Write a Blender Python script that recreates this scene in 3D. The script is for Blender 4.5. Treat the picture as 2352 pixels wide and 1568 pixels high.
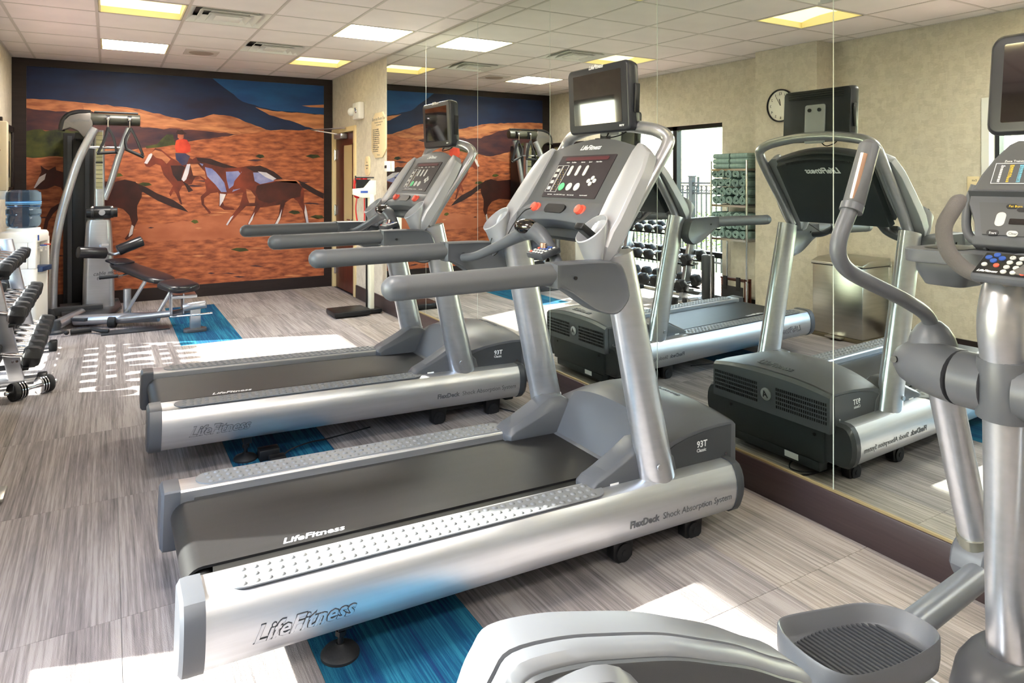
import bpy, bmesh, math, random
from mathutils import Vector, Matrix
R = math.radians
for o in list(bpy.data.objects): bpy.data.objects.remove(o)
SC = bpy.context.scene
COL = SC.collection
random.seed(7)

# ---------------------------------------------------------------- camera, sky, sun, exposure
cam = bpy.data.objects.new('camera', bpy.data.cameras.new('camera'))
COL.objects.link(cam); SC.camera = cam
cam.location = (0, 0, 1.452); cam.rotation_euler = (R(90), 0, R(-30.957))
cam.data.sensor_width = 36; cam.data.lens = 36 * 1590.2 / 2352
cam.data.shift_x = -27.5 / 2352; cam.data.shift_y = -376.7 / 2352
cam.data.clip_start = .02; cam.data.clip_end = 300
SUN_DIR = Vector((1, -.345, -.71)).normalized()
wd = bpy.data.worlds.new('sky'); SC.world = wd; wd.use_nodes = True
nt = wd.node_tree; bg = nt.nodes['Background']
sk = nt.nodes.new('ShaderNodeTexSky'); sk.sky_type = 'NISHITA'; sk.sun_disc = False
sk.sun_elevation = R(35); sk.sun_rotation = math.atan2(-SUN_DIR.x, -SUN_DIR.y)
sk.dust_density = 1.0; sk.altitude = 0
nt.links.new(sk.outputs[0], bg.inputs[0]); bg.inputs[1].default_value = .72
sl = bpy.data.lights.new('sun', 'SUN'); sl.energy = 11; sl.angle = R(.55); sl.color = (1, .95, .88)
so = bpy.data.objects.new('sun', sl); COL.objects.link(so)
so.rotation_euler = SUN_DIR.to_track_quat('-Z', 'Y').to_euler(); so.location = (-8, 6, 8)
SC.view_settings.view_transform = 'Standard'; SC.view_settings.look = 'None'
SC.view_settings.gamma = 1; SC.view_settings.exposure = 1.8
try: SC.view_settings.use_curve_mapping = False
except Exception: pass
LAMP = 18
W, D, XL, HC = 2.567, 9.30, -.90, 2.754

# ---------------------------------------------------------------- materials
def lin(c):
    return tuple(((v / 255 / 12.92) if v / 255 <= .04045 else ((v / 255 + .055) / 1.055) ** 2.4) for v in c)
MATS = {}; WLD = {}
def mat(name, rgb, rough=.5, metal=0, var=0, scale=8, stretch=(1, 1, 1), bump=0, bscale=None, coat=0, emit=0, spec=None, rgb2=None, detail=3, trans=0, ior=1.45):
    if name in MATS: return MATS[name]
    m = bpy.data.materials.new(name); m.use_nodes = True; t = m.node_tree
    b = t.nodes['Principled BSDF']; c = lin(rgb)
    b.inputs['Base Color'].default_value = (*c, 1); b.inputs['Roughness'].default_value = rough
    b.inputs['Metallic'].default_value = metal; b.inputs['Coat Weight'].default_value = coat
    b.inputs['Transmission Weight'].default_value = trans; b.inputs['IOR'].default_value = ior
    if spec is not None: b.inputs['Specular IOR Level'].default_value = spec
    if emit:
        b.inputs['Emission Color'].default_value = (*c, 1); b.inputs['Emission Strength'].default_value = emit
    if var or bump or rgb2:
        tc = t.nodes.new('ShaderNodeTexCoord'); mp = t.nodes.new('ShaderNodeMapping')
        mp.inputs['Scale'].default_value = stretch; t.links.new(tc.outputs['Object'], mp.inputs[0])
        n = t.nodes.new('ShaderNodeTexNoise'); n.inputs['Scale'].default_value = scale
        n.inputs['Detail'].default_value = detail; t.links.new(mp.outputs[0], n.inputs['Vector'])
        if var or rgb2:
            r = t.nodes.new('ShaderNodeValToRGB'); r.color_ramp.elements[0].position = .32; r.color_ramp.elements[1].position = .68
            a = c if rgb2 else tuple(v * (1 - var) for v in c)
            z = lin(rgb2) if rgb2 else tuple(min(1, v * (1 + var)) for v in c)
            r.color_ramp.elements[0].color = (*a, 1); r.color_ramp.elements[1].color = (*z, 1)
            t.links.new(n.outputs['Fac'], r.inputs[0]); t.links.new(r.outputs[0], b.inputs['Base Color'])
        if bump:
            src = n
            if bscale:
                src = t.nodes.new('ShaderNodeTexNoise'); src.inputs['Scale'].default_value = bscale
                t.links.new(mp.outputs[0], src.inputs['Vector'])
            bp = t.nodes.new('ShaderNodeBump'); bp.inputs['Strength'].default_value = bump; bp.inputs['Distance'].default_value = .01
            t.links.new(src.outputs['Fac'], bp.inputs['Height']); t.links.new(bp.outputs[0], b.inputs['Normal'])
    MATS[name] = m; return m
def carpet(name, cols, seed):
    m = bpy.data.materials.new(name); m.use_nodes = True; t = m.node_tree; b = t.nodes['Principled BSDF']
    b.inputs['Roughness'].default_value = .95; b.inputs['Specular IOR Level'].default_value = .15
    tc = t.nodes.new('ShaderNodeTexCoord'); oi = t.nodes.new('ShaderNodeObjectInfo')
    mp = t.nodes.new('ShaderNodeMapping'); mp.inputs['Scale'].default_value = (85, 1.6, 1)
    cmb = t.nodes.new('ShaderNodeCombineXYZ'); ml = t.nodes.new('ShaderNodeMath'); ml.operation = 'MULTIPLY'; ml.inputs[1].default_value = 90 + seed
    t.links.new(oi.outputs['Random'], ml.inputs[0]); t.links.new(ml.outputs[0], cmb.inputs[0]); t.links.new(ml.outputs[0], cmb.inputs[1])
    t.links.new(tc.outputs['Object'], mp.inputs[0]); t.links.new(cmb.outputs[0], mp.inputs['Location'])
    n = t.nodes.new('ShaderNodeTexNoise'); n.inputs['Scale'].default_value = 1; n.inputs['Detail'].default_value = 4; n.inputs['Roughness'].default_value = .75
    t.links.new(mp.outputs[0], n.inputs['Vector'])
    mp2 = t.nodes.new('ShaderNodeMapping'); mp2.inputs['Scale'].default_value = (9, .5, 1)
    t.links.new(tc.outputs['Object'], mp2.inputs[0]); t.links.new(cmb.outputs[0], mp2.inputs['Location'])
    n2 = t.nodes.new('ShaderNodeTexNoise'); n2.inputs['Scale'].default_value = 1; n2.inputs['Detail'].default_value = 2
    t.links.new(mp2.outputs[0], n2.inputs['Vector'])
    ad = t.nodes.new('ShaderNodeMath'); ad.operation = 'MULTIPLY_ADD'; ad.inputs[1].default_value = .8
    m3 = t.nodes.new('ShaderNodeMath'); m3.operation = 'MULTIPLY'; m3.inputs[1].default_value = .38
    t.links.new(n2.outputs['Fac'], m3.inputs[0]); t.links.new(n.outputs['Fac'], ad.inputs[0]); t.links.new(m3.outputs[0], ad.inputs[2])
    r = t.nodes.new('ShaderNodeValToRGB'); el = r.color_ramp.elements
    el[0].position = .34; el[0].color = (*lin(cols[0]), 1); el[1].position = .68; el[1].color = (*lin(cols[-1]), 1)
    for i, c in enumerate(cols[1:-1]):
        e = el.new(.34 + .34 * (i + 1) / (len(cols) - 1)); e.color = (*lin(c), 1)
    t.links.new(ad.outputs[0], r.inputs[0]); t.links.new(r.outputs[0], b.inputs['Base Color'])
    n4 = t.nodes.new('ShaderNodeTexNoise'); n4.inputs['Scale'].default_value = 260; t.links.new(tc.outputs['Object'], n4.inputs['Vector'])
    bp = t.nodes.new('ShaderNodeBump'); bp.inputs['Strength'].default_value = .5; bp.inputs['Distance'].default_value = .004
    t.links.new(n4.outputs['Fac'], bp.inputs['Height']); t.links.new(bp.outputs[0], b.inputs['Normal'])
    return m
M_car = carpet('striped_taupe_carpet', [(74, 69, 70), (110, 104, 104), (132, 125, 124), (156, 149, 147)], 0)
M_car2 = carpet('striped_sand_carpet', [(80, 74, 72), (114, 107, 103), (136, 128, 122), (160, 151, 145)], 13)
M_blue = carpet('striped_blue_carpet', [(34, 32, 72), (22, 50, 92), (18, 72, 104), (36, 104, 128)], 5)
def wallpaper(name, a, b_, sc=1):
    m = bpy.data.materials.new(name); m.use_nodes = True; t = m.node_tree; b = t.nodes['Principled BSDF']
    b.inputs['Roughness'].default_value = .75
    tc = t.nodes.new('ShaderNodeTexCoord'); outs = []
    for s in ((14, 14, 22), (26, 26, 16), (60, 60, 300)):
        mp = t.nodes.new('ShaderNodeMapping'); mp.inputs['Scale'].default_value = s
        v = t.nodes.new('ShaderNodeTexVoronoi'); v.distance = 'CHEBYCHEV'; v.inputs['Scale'].default_value = 1
        t.links.new(tc.outputs['Object'], mp.inputs[0]); t.links.new(mp.outputs[0], v.inputs['Vector'])
        sp = t.nodes.new('ShaderNodeSeparateColor'); t.links.new(v.outputs['Color'], sp.inputs[0]); outs.append(sp.outputs[0])
    s1 = t.nodes.new('ShaderNodeMath'); s1.operation = 'ADD'; s2 = t.nodes.new('ShaderNodeMath'); s2.operation = 'ADD'
    s3 = t.nodes.new('ShaderNodeMath'); s3.operation = 'MULTIPLY'; s3.inputs[1].default_value = 1 / 3
    t.links.new(outs[0], s1.inputs[0]); t.links.new(outs[1], s1.inputs[1]); t.links.new(s1.outputs[0], s2.inputs[0]); t.links.new(outs[2], s2.inputs[1])
    t.links.new(s2.outputs[0], s3.inputs[0])
    r = t.nodes.new('ShaderNodeValToRGB'); r.color_ramp.elements[0].color = (*lin(a), 1); r.color_ramp.elements[1].color = (*lin(b_), 1)
    r.color_ramp.elements[0].position = .2; r.color_ramp.elements[1].position = .8
    t.links.new(s3.outputs[0], r.inputs[0]); t.links.new(r.outputs[0], b.inputs['Base Color'])
    return m
M_wall = wallpaper('woven_beige_wallpaper', (194, 184, 167), (212, 203, 185))
M_ceil = mat('ceiling_tile_white', (228, 219, 217), .9, var=.03, scale=3, bump=.15, bscale=220)
M_grid = mat('ceiling_grid_white', (196, 188, 182), .5)
M_white = mat('white_paint', (226, 224, 218), .5)
M_cream = mat('cream_frame_paint', (222, 200, 150), .45)
M_dark = mat('dark_stained_wood', (38, 28, 27), .42, var=.2, scale=5, stretch=(1, 1, 9))
M_base = mat('dark_baseboard', (56, 44, 44), .4, var=.12, scale=6, stretch=(1, 1, 20))
M_door = mat('mahogany_door', (84, 38, 28), .35, var=.25, scale=3, stretch=(8, 8, 1))
M_black = mat('black_plastic', (22, 22, 24), .38)
M_rub = mat('black_rubber', (26, 26, 28), .6, bump=.1, bscale=90)
M_pad = mat('black_vinyl', (26, 25, 30), .3, coat=.2)
M_silv = mat('silver_painted_metal', (178, 180, 186), .3, .8, var=.04, scale=6, stretch=(.3, 8, 8))
M_silr = mat('brushed_silver_extrusion', (190, 192, 197), .36, .85, var=.05, scale=10, stretch=(.25, 6, 6), bump=.02, bscale=60)
M_silp = mat('silver_plastic', (160, 161, 166), .38, .3)
M_gray = mat('mid_grey_plastic', (78, 80, 85), .42, bump=.03, bscale=400)
M_gray2 = mat('grip_grey_rubber', (80, 81, 84), .55, bump=.05, bscale=500)
M_dkg = mat('dark_grey_plastic', (54, 56, 60), .42, bump=.03, bscale=400)
M_teal = mat('charcoal_back_plastic', (42, 47, 50), .5)
M_stud = mat('stud_pad_grey', (112, 114, 117), .5)
M_belt = mat('black_running_belt', (22, 21, 22), .5, var=.25, scale=4, stretch=(.5, 6, 1), bump=.08, bscale=300)
M_deck = mat('deck_black', (14, 13, 12), .55)
M_scr = mat('glossy_dark_screen', (20, 14, 16), .06, coat=1)
M_panel = mat('console_overlay', (44, 38, 42), .3)
M_cons = mat('console_grey', (74, 75, 77), .5)
M_chrome = mat('chrome', (215, 215, 218), .12, 1)
M_steel = mat('brushed_stainless_steel', (190, 188, 180), .32, 1, var=.06, scale=4, stretch=(1, 1, 10))
M_red = mat('red_plastic', (190, 20, 24), .28, coat=.3)
M_redb = mat('red_button', (222, 88, 70), .4)
M_ink = mat('white_print', (225, 226, 228), .5)
M_ink2 = mat('grey_print', (82, 84, 88), .5)
M_inkb = mat('black_print', (30, 30, 32), .5)
M_yel = mat('yellow_print', (214, 180, 50), .5)
M_cyan = mat('cyan_print', (110, 180, 205), .5)
M_grn = mat('green_button', (90, 200, 130), .5)
M_bluep = mat('blue_plastic', (52, 84, 160), .4)
M_btn = mat('pale_button', (190, 190, 188), .5)
M_sign = mat('cream_sign_plate', (228, 208, 168), .5)
M_towel = mat('seafoam_terry', (150, 176, 170), .95, var=.12, scale=40, bump=.5, bscale=260)
M_water = mat('blue_bottle_plastic', (160, 192, 226), .06, trans=.95, ior=1.2)
M_wood = mat('brown_wood', (78, 36, 20), .4)
M_fab = mat('black_fabric', (40, 38, 38), .9)
M_patio = mat('pale_red_patio', (196, 160, 146), .9, var=.1, scale=2)
M_lawn = mat('pale_lawn', (150, 160, 110), .95, var=.15, scale=1)
M_leaf = mat('hedge_leaf', (96, 130, 48), .6, rgb2=(150, 176, 80), scale=9)
M_iron = mat('dark_iron', (44, 46, 52), .5)
M_gold = mat('gold_edge', (146, 128, 90), .5, .3)
M_lampw = mat('bright_warm_lens', (255, 250, 246), .5, emit=LAMP)
M_lampd = mat('dim_warm_lens', (255, 240, 196), .5, emit=.46)
M_lampx = mat('white_enamel', (240, 228, 180), .5)
M_copper = mat('contact_metal', (196, 160, 138), .25, .9)
def mirror_mat():
    m = bpy.data.materials.new('silvered_mirror_glass'); m.use_nodes = True; b = m.node_tree.nodes['Principled BSDF']
    b.inputs['Metallic'].default_value = 1; b.inputs['Roughness'].default_value = .0
    b.inputs['Base Color'].default_value = (.80, .86, .80, 1); return m
M_mir = mirror_mat()
M_edge = mat('polished_glass_edge', (205, 215, 205), .15)
def glass_mat():
    m = bpy.data.materials.new('window_glass'); m.use_nodes = True; t = m.node_tree
    t.nodes.remove(t.nodes['Principled BSDF']); out = t.nodes['Material Output']
    tr = t.nodes.new('ShaderNodeBsdfTransparent'); tr.inputs[0].default_value = (.93, .96, .95, 1)
    g = t.nodes.new('ShaderNodeBsdfGlossy'); g.inputs['Roughness'].default_value = .02
    mx = t.nodes.new('ShaderNodeMixShader'); mx.inputs[0].default_value = .06
    t.links.new(tr.outputs[0], mx.inputs[1]); t.links.new(g.outputs[0], mx.inputs[2]); t.links.new(mx.outputs[0], out.inputs[0]); return m
M_glass = glass_mat()

# ---------------------------------------------------------------- mesh helpers
def cr(pts, n=6):
    P = [Vector(p) for p in pts]; out = []
    for i in range(len(P) - 1):
        a = P[i - 1] if i else P[0] * 2 - P[1]; b, c = P[i], P[i + 1]; d = P[i + 2] if i + 2 < len(P) else P[-1] * 2 - P[-2]
        for k in range(n):
            t = k / n; out.append(.5 * ((2 * b) + (c - a) * t + (2 * a - 5 * b + 4 * c - d) * t * t + (3 * b - a - 3 * c + d) * t ** 3))
    out.append(P[-1]); return out
class MB:
    def __init__(s): s.v = []; s.f = []
    def add(s, v, f):
        k = len(s.v); s.v += [Vector(p) for p in v]; s.f += [tuple(i + k for i in q) for q in f]; return s
    def box(s, x0, x1, y0, y1, z0, z1):
        return s.add([(x, y, z) for x in (x0, x1) for y in (y0, y1) for z in (z0, z1)],
                     [(0, 1, 3, 2), (4, 6, 7, 5), (0, 4, 5, 1), (2, 3, 7, 6), (0, 2, 6, 4), (1, 5, 7, 3)])
    def prism(s, poly, ax, a, b):
        def P(p, h):
            return {'x': (h, p[0], p[1]), 'y': (p[0], h, p[1]), 'z': (p[0], p[1], h)}[ax]
        n = len(poly); v = [P(p, a) for p in poly] + [P(p, b) for p in poly]
        f = [tuple(range(n)), tuple(range(2 * n - 1, n - 1, -1))] + [(i, i + n, (i + 1) % n + n, (i + 1) % n) for i in range(n)]
        return s.add(v, f)
    def loft(s, rings, cap=True, closed=True):
        n = len(rings[0]); v = [p for r in rings for p in r]; f = []
        for i in range(len(rings) - 1):
            for j in range(n if closed else n - 1):
                a = i * n + j; b = i * n + (j + 1) % n; f.append((a, b, b + n, a + n))
        if cap: f += [tuple(range(n))[::-1], tuple(range((len(rings) - 1) * n, len(rings) * n))]
        return s.add(v, f)
    def tube(s, path, r, n=12, ell=1, up=(0, 0, 1), cap=True, smooth=0):
        P = cr(path, smooth) if smooth else [Vector(p) for p in path]
        rr = list(r) if isinstance(r, (list, tuple)) else [r, r]
        rings = []; u0 = None
        for i, p in enumerate(P):
            t = (P[min(i + 1, len(P) - 1)] - P[max(i - 1, 0)]).normalized()
            if u0 is None:
                u = Vector(up) - t * t.dot(Vector(up))
                if u.length < 1e-3: u = Vector((1, 0, 0)) - t * t.x
            else: u = u0 - t * t.dot(u0)
            u.normalize(); u0 = u; w = t.cross(u)
            q = i / (len(P) - 1) * (len(rr) - 1); k = min(int(q), len(rr) - 2); ra = rr[k] + (rr[k + 1] - rr[k]) * (q - k)
            rings.append([p + u * math.cos(2 * math.pi * j / n) * ra + w * math.sin(2 * math.pi * j / n) * ra * ell for j in range(n)])
        return s.loft(rings, cap)
    def cyl(s, a, b, r, r2=None, n=16): return s.tube([a, b], [r, r if r2 is None else r2], n)
    def ball(s, c, r, n=14, m=8, frm=0, to=math.pi):
        c = Vector(c); r = (r, r, r) if not isinstance(r, (tuple, list)) else r
        rings = [[c + Vector((r[0] * math.sin(a) * math.cos(2 * math.pi * j / n), r[1] * math.sin(a) * math.sin(2 * math.pi * j / n), r[2] * math.cos(a))) for j in range(n)]
                 for a in [max(.02, frm) + (min(to, math.pi - .02) - max(.02, frm)) * i / m for i in range(m + 1)]]
        return s.loft(rings)
    def lathe(s, prof, c, ax=(0, 0, 1), n=24, cap=True):
        c = Vector(c); q = Vector((0, 0, 1)).rotation_difference(Vector(ax).normalized())
        return s.loft([[c + q @ Vector((r * math.cos(2 * math.pi * j / n), r * math.sin(2 * math.pi * j / n), z)) for j in range(n)] for r, z in prof], cap)
    def xf(s, M):
        s.v = [M @ p for p in s.v]; return s
def rrect(x0, x1, y0, y1, r, n=5):
    out = []
    for cx, cy, a0 in ((x1 - r, y1 - r, 0), (x0 + r, y1 - r, 90), (x0 + r, y0 + r, 180), (x1 - r, y0 + r, 270)):
        for i in range(n + 1):
            a = R(a0 + 90 * i / n); out.append((cx + r * math.cos(a), cy + r * math.sin(a)))
    return out
def obj(name, mb, m, parent=None, bevel=0, ang=38, seg=2, **kw):
    me = bpy.data.meshes.new(name)
    bm = bmesh.new(); vs = [bm.verts.new(p) for p in mb.v]
    for f in mb.f:
        try: bm.faces.new([vs[i] for i in f])
        except ValueError: pass
    bmesh.ops.recalc_face_normals(bm, faces=bm.faces)
    if bevel:
        es = [e for e in bm.edges if len(e.link_faces) == 2 and e.calc_face_angle(0) > R(35)]
        bmesh.ops.bevel(bm, geom=es, offset=bevel, segments=seg, profile=.5, affect='EDGES', clamp_overlap=True)
    for f in bm.faces: f.smooth = True
    for e in bm.edges:
        if len(e.link_faces) == 2 and e.calc_face_angle(0) > R(ang): e.smooth = False
    bm.to_mesh(me); bm.free(); me.materials.append(m)
    o = bpy.data.objects.new(name, me); COL.objects.link(o)
    if parent:
        o.parent = parent
        if parent.name in WLD: o.matrix_parent_inverse = Matrix.Translation(WLD[parent.name]).inverted()
    for k, v in kw.items(): o[k] = v
    return o
def thing(name, label, cat, loc=(0, 0, 0), rot=(0, 0, 0), group=None):
    o = bpy.data.objects.new(name, None); COL.objects.link(o); o.empty_display_size = .1
    o.location = loc; o.rotation_euler = rot; o['label'] = label; o['category'] = cat
    if group: o['group'] = group
    return o
def wthing(*a, **k):    # parts of this one are modelled in room coordinates
    o = thing(*a, **k); WLD[o.name] = tuple(o.location); return o
def tag(o, label, cat, group=None):
    o['label'] = label; o['category'] = cat
    if group: o['group'] = group
    return o
def struct(name, mb, m, parent=None, **k):
    o = obj(name, mb, m, parent, **k)
    if not parent: o['kind'] = 'structure'
    return o
def copy_tree(o, parent=None, **kw):
    c = o.copy(); COL.objects.link(c)
    if parent: c.parent = parent
    for ch in list(o.children): copy_tree(ch, c)
    return c
def text(name, s, size, m, M, parent, shear=0, ext=.0006, bold=0, warp=None, align='LEFT', wide=1, mirror=False):
    cu = bpy.data.curves.new(name, 'FONT'); cu.body = s; cu.size = size; cu.shear = shear; cu.extrude = ext; cu.offset = bold
    cu.align_x = align; cu.resolution_u = 2; cu.space_character = wide
    t = bpy.data.objects.new(name, cu); COL.objects.link(t)
    dg = bpy.context.evaluated_depsgraph_get()
    me = bpy.data.meshes.new_from_object(t.evaluated_get(dg)); bpy.data.objects.remove(t); me.name = name
    me.transform(M)
    if warp:
        for v in me.vertices: v.co = warp(v.co)
    me.materials.clear(); me.materials.append(m)
    o = bpy.data.objects.new(name, me); COL.objects.link(o)
    if parent:
        o.parent = parent
        if parent.name in WLD: o.matrix_parent_inverse = Matrix.Translation(WLD[parent.name]).inverted()
    return o
def basis(o, x, y):       # text plane: origin, x direction, y direction
    x = Vector(x).normalized(); y = Vector(y); y = (y - x * y.dot(x)).normalized(); z = x.cross(y)
    return Matrix(((x.x, y.x, z.x, o[0]), (x.y, y.y, z.y, o[1]), (x.z, y.z, z.z, o[2]), (0, 0, 0, 1)))

# ---------------------------------------------------------------- room shell
YB = -3.0
fl = struct('floor', MB().box(XL - .2, W + .2, YB, D + .05, -.12, -.006), M_dkg)
blue = lambda i, y: i == 1 and (6.6 < y < 8.5 or .6 < y < 4.5)
proto = {}
y = 1.64 - 5
xs = [XL] + [-.465, .035, .535, 1.035, 1.535, 2.035, 2.535, W]
while y < D:
    for i in range(len(xs) - 1):
        y0, y1 = max(y, YB), min(y + 1.0, D - .01)
        if y1 <= y0: continue
        x0, x1 = xs[i] + .0008, xs[i + 1] - .0008
        idx = round((x0 - .035) / .5)
        mm = M_blue if blue(idx, (y0 + y1) / 2) else (M_car if (idx * 5 + int(y * 3)) % 3 else M_car2)
        key = (round(x1 - x0, 3), round(y1 - y0, 3), mm.name)
        if key in proto:
            o = proto[key].copy(); COL.objects.link(o)
        else:
            w2, h2 = (x1 - x0) / 2, (y1 - y0) / 2 - .0008
            o = obj('carpet_tile', MB().box(-w2, w2, -h2, h2, -.006, 0), mm, fl); proto[key] = o
        o.location = ((x0 + x1) / 2, (y0 + y1) / 2, random.uniform(-.0004, .0004))
    y += 1.0
# ceiling with lay-in tiles
T = .6096; gx0 = -.6893; gy0 = 8.231
ce = struct('ceiling', MB().box(XL - .2, W + .2, YB, D + .05, HC + .12, HC + .2), M_white)
def cell(m, n):   # tile between grid lines m,m+1 in x and rows n,n-1 (n counts towards the camera)
    return max(gx0 + m * T, XL - .02), min(gx0 + (m + 1) * T, W + .03), max(gy0 - n * T, YB), min(gy0 - (n - 1) * T, D)
LIGHTS = {(1, 1): 'w', (1, 4): 'd', (4, 1): 'd', (4, 4): 'w', (1, 8): 'd', (4, 8): 'd', (1, 11): 'w', (4, 11): 'd', (1, 15): 'w', (4, 15): 'w'}
VENTS = [(2, 4), (3, 2), (2, 9)]
proto = {}
for n in range(-1, 20):
    for m in range(-1, 6):
        x0, x1, y0, y1 = cell(m, n)
        if y1 <= y0 + .02 or x1 <= x0 + .02 or (m, n) in LIGHTS or (m, n) in VENTS: continue
        key = (round(x1 - x0, 3), round(y1 - y0, 3)); g = .008
        if key in proto: o = proto[key].copy(); COL.objects.link(o)
        else:
            a, b = (x1 - x0) / 2 - g, (y1 - y0) / 2 - g
            o = obj('ceiling_tile', MB().box(-a, a, -b, b, .002, .02), M_ceil, ce); proto[key] = o
        o.location = ((x0 + x1) / 2, (y0 + y1) / 2, HC)
g = MB()
for m in range(-1, 7):
    x = gx0 + m * T
    if XL < x < W: g.box(x - .011, x + .011, YB, D, HC - .001, HC + .03)
for n in range(-2, 20):
    yy = gy0 - n * T
    if YB < yy < D: g.box(XL, W, yy - .010, yy + .010, HC, HC + .029)
g.box(XL, XL + .02, YB, D, HC - .001, HC + .03).box(W - .02, W, YB, D, HC - .001, HC + .03).box(XL, W, D - .02, D, HC, HC + .03)
obj('ceiling_grid', g, M_grid, ce)
pos = {0: 'over the cable machine', 1: 'first', 2: 'second'}
def light(m, n, kind, label):
    x0, x1, y0, y1 = cell(m, n); cx, cy = (x0 + x1) / 2, (y0 + y1) / 2; a = .29
    t = thing('ceiling_light', label, 'ceiling light', (cx, cy, HC), group='recessed square ceiling lights')
    f = MB()
    for s in (-1, 1): f.box(s * a - .012 * (s > 0), s * a + .012 * (s < 0), -a, a, 0, .006).box(-a, a, s * a - .012 * (s > 0), s * a + .012 * (s < 0), 0, .006)
    obj('frame', f, M_lampx, t)
    h = MB(); h.box(-a, a, -a, a, .095, .1)
    for s in (-1, 1): h.box(s * a - .003, s * a + .003, -a, a, .006, .1).box(-a, a, s * a - .003, s * a + .003, .006, .1)
    obj('housing', h, M_lampx, t)
    prof = [(-.28, .05), (-.2, .066), (-.1, .078), (0, .082), (.1, .078), (.2, .066), (.28, .05)]
    b = MB(); b.prism(prof + [(p[0], p[1] + .004) for p in prof[::-1]], 'x', -.28, .28)
    obj('diffuser', b, M_lampw if kind == 'w' else M_lampd, t)
LL = {(1, 1): 'bright recessed ceiling light nearest the cable machine', (1, 4): 'yellowish recessed ceiling light left of the large air vent',
      (4, 1): 'yellowish recessed ceiling light nearest the mural and the mirror wall', (4, 4): 'bright recessed ceiling light beside the top of the mirror',
      (1, 8): 'dim ceiling light seen in the mirror above the rubbish bin', (4, 8): 'recessed ceiling light above the nearer treadmill', (1, 11): 'recessed ceiling light before the second window',
      (4, 11): 'recessed ceiling light above the elliptical', (1, 15): 'recessed ceiling light in the rear window corner behind the camera', (4, 15): 'recessed ceiling light by the mirror behind the camera'}
for (m, n), k in LIGHTS.items():
    light(m, n, k, LL[(m, n)])
def vent(m, n, label):
    x0, x1, y0, y1 = cell(m, n); t = thing('air_vent', label, 'air vent', ((x0 + x1) / 2, (y0 + y1) / 2, HC), group='square ceiling air vents')
    obj('backing', MB().box(-.29, .29, -.29, .29, .07, .08), M_dkg, t)
    for i, s in enumerate((.292, .225, .155)):
        r0 = [(-s, -s, 0 - i * .006), (s, -s, 0 - i * .006), (s, s, 0 - i * .006), (-s, s, 0 - i * .006)]; q = s - .05
        r1 = [(-q, -q, .045), (q, -q, .045), (q, q, .045), (-q, q, .045)]
        r2 = [(p[0] * 1.01, p[1] * 1.01, p[2] + .003) for p in r0][:]; r3 = [(p[0], p[1], p[2] + .003) for p in r1]
        obj('louvre', MB().loft([r1, r0, r2, r3], cap=False), M_white, t, ang=20)
    obj('centre_plate', MB().box(-.1, .1, -.1, .1, -.012, -.004), M_white, t, bevel=.003)
vent(2, 4, 'large square louvred air vent in the ceiling beside the yellowish light')
vent(3, 2, 'smaller-looking square louvred air vent farther toward the mural')
vent(2, 9, 'square louvred air vent above the nearer treadmill')
t = thing('ceiling_speaker', 'flat beige rectangular grille with a round speaker in the ceiling near the mural', 'speaker', (.83, 7.93, HC))
obj('plate', MB().box(-.16, .16, -.16, .16, -.006, .003), M_grid, t, bevel=.002)
obj('grille', MB().lathe([(.001, -.012), (.11, -.011), (.12, -.006)], (0, 0, 0)), mat('grille_taupe', (160, 145, 132), .8), t)

# walls
struct('wall_back', MB().box(XL - .2, W + .2, D, D + .15, -.1, HC + .12), M_wall)
struct('wall_rear', MB().box(XL - .2, W + .2, YB - .1, YB, -.1, HC + .12), M_wall)
DY0, DY1, DZ = 8.30, 9.21, 2.035
wr = MB().box(W + .006, W + .16, YB, DY0, -.1, HC + .12).box(W + .006, W + .16, DY1, D, -.1, HC + .12).box(W + .006, W + .16, DY0, DY1, DZ, HC + .12).box(W + .14, W + .18, DY0, DY1, -.1, DZ)
struct('wall_right', wr, M_wall)
W1 = (5.64, 7.42); W2 = (.95, 2.84); ZT = 2.09; S1 = .03; S2 = .50
wl = MB(); TH = .18
for a, b in ((W1[1], D), (W2[1], W1[0]), (YB, W2[0])): wl.box(XL - TH, XL, a, b, -.1, HC + .12)
for a, b in (W1, W2): wl.box(XL - TH, XL, a, b, ZT, HC + .12)
wl.box(XL - TH, XL, *W1, -.1, S1).box(XL - TH, XL, *W2, -.1, S2)
struct('wall_left', wl, M_wall)
struct('wall_column', MB().box(XL, -.65, 4.22, 4.95, 0, HC), M_wall)
def window(i, y0, y1, z0, z1, mull, tz):
    x = XL - .13
    t = struct('window_%d' % i, MB().box(x - .03, x + .05, y0, y1, z1 - .05, z1).box(x - .03, x + .05, y0, y1, z0, z0 + .04).box(x - .03, x + .05, y0, y0 + .045, z0, z1).box(x - .03, x + .05, y1 - .045, y1, z0, z1), M_black)
    obj('mullion', MB().box(x - .03, x + .05, mull - .035, mull + .035, z0, z1), M_black, t)
    if tz: obj('transom', MB().box(x - .03, x + .055, y0, y1, tz - .035, tz + .03), M_black, t)
    rows = [(z0 + .04, tz - .03), (tz + .03, z1 - .05)] if tz else [(z0 + .04, z1 - .05)]
    for a, b in ((y0 + .045, mull - .03), (mull + .03, y1 - .045)):
        for c, d in rows: obj('pane', MB().box(x, x + .006, a, b, c, d), M_glass, t)
window(1, *W1, S1, ZT, 6.50, .54)
window(2, *W2, S2, ZT, 1.9, None)
obj_ = struct('trim_1', MB().box(XL - .12, XL + .012, W2[1] - .012, W2[1] + .045, .1, ZT), M_white)
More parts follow.
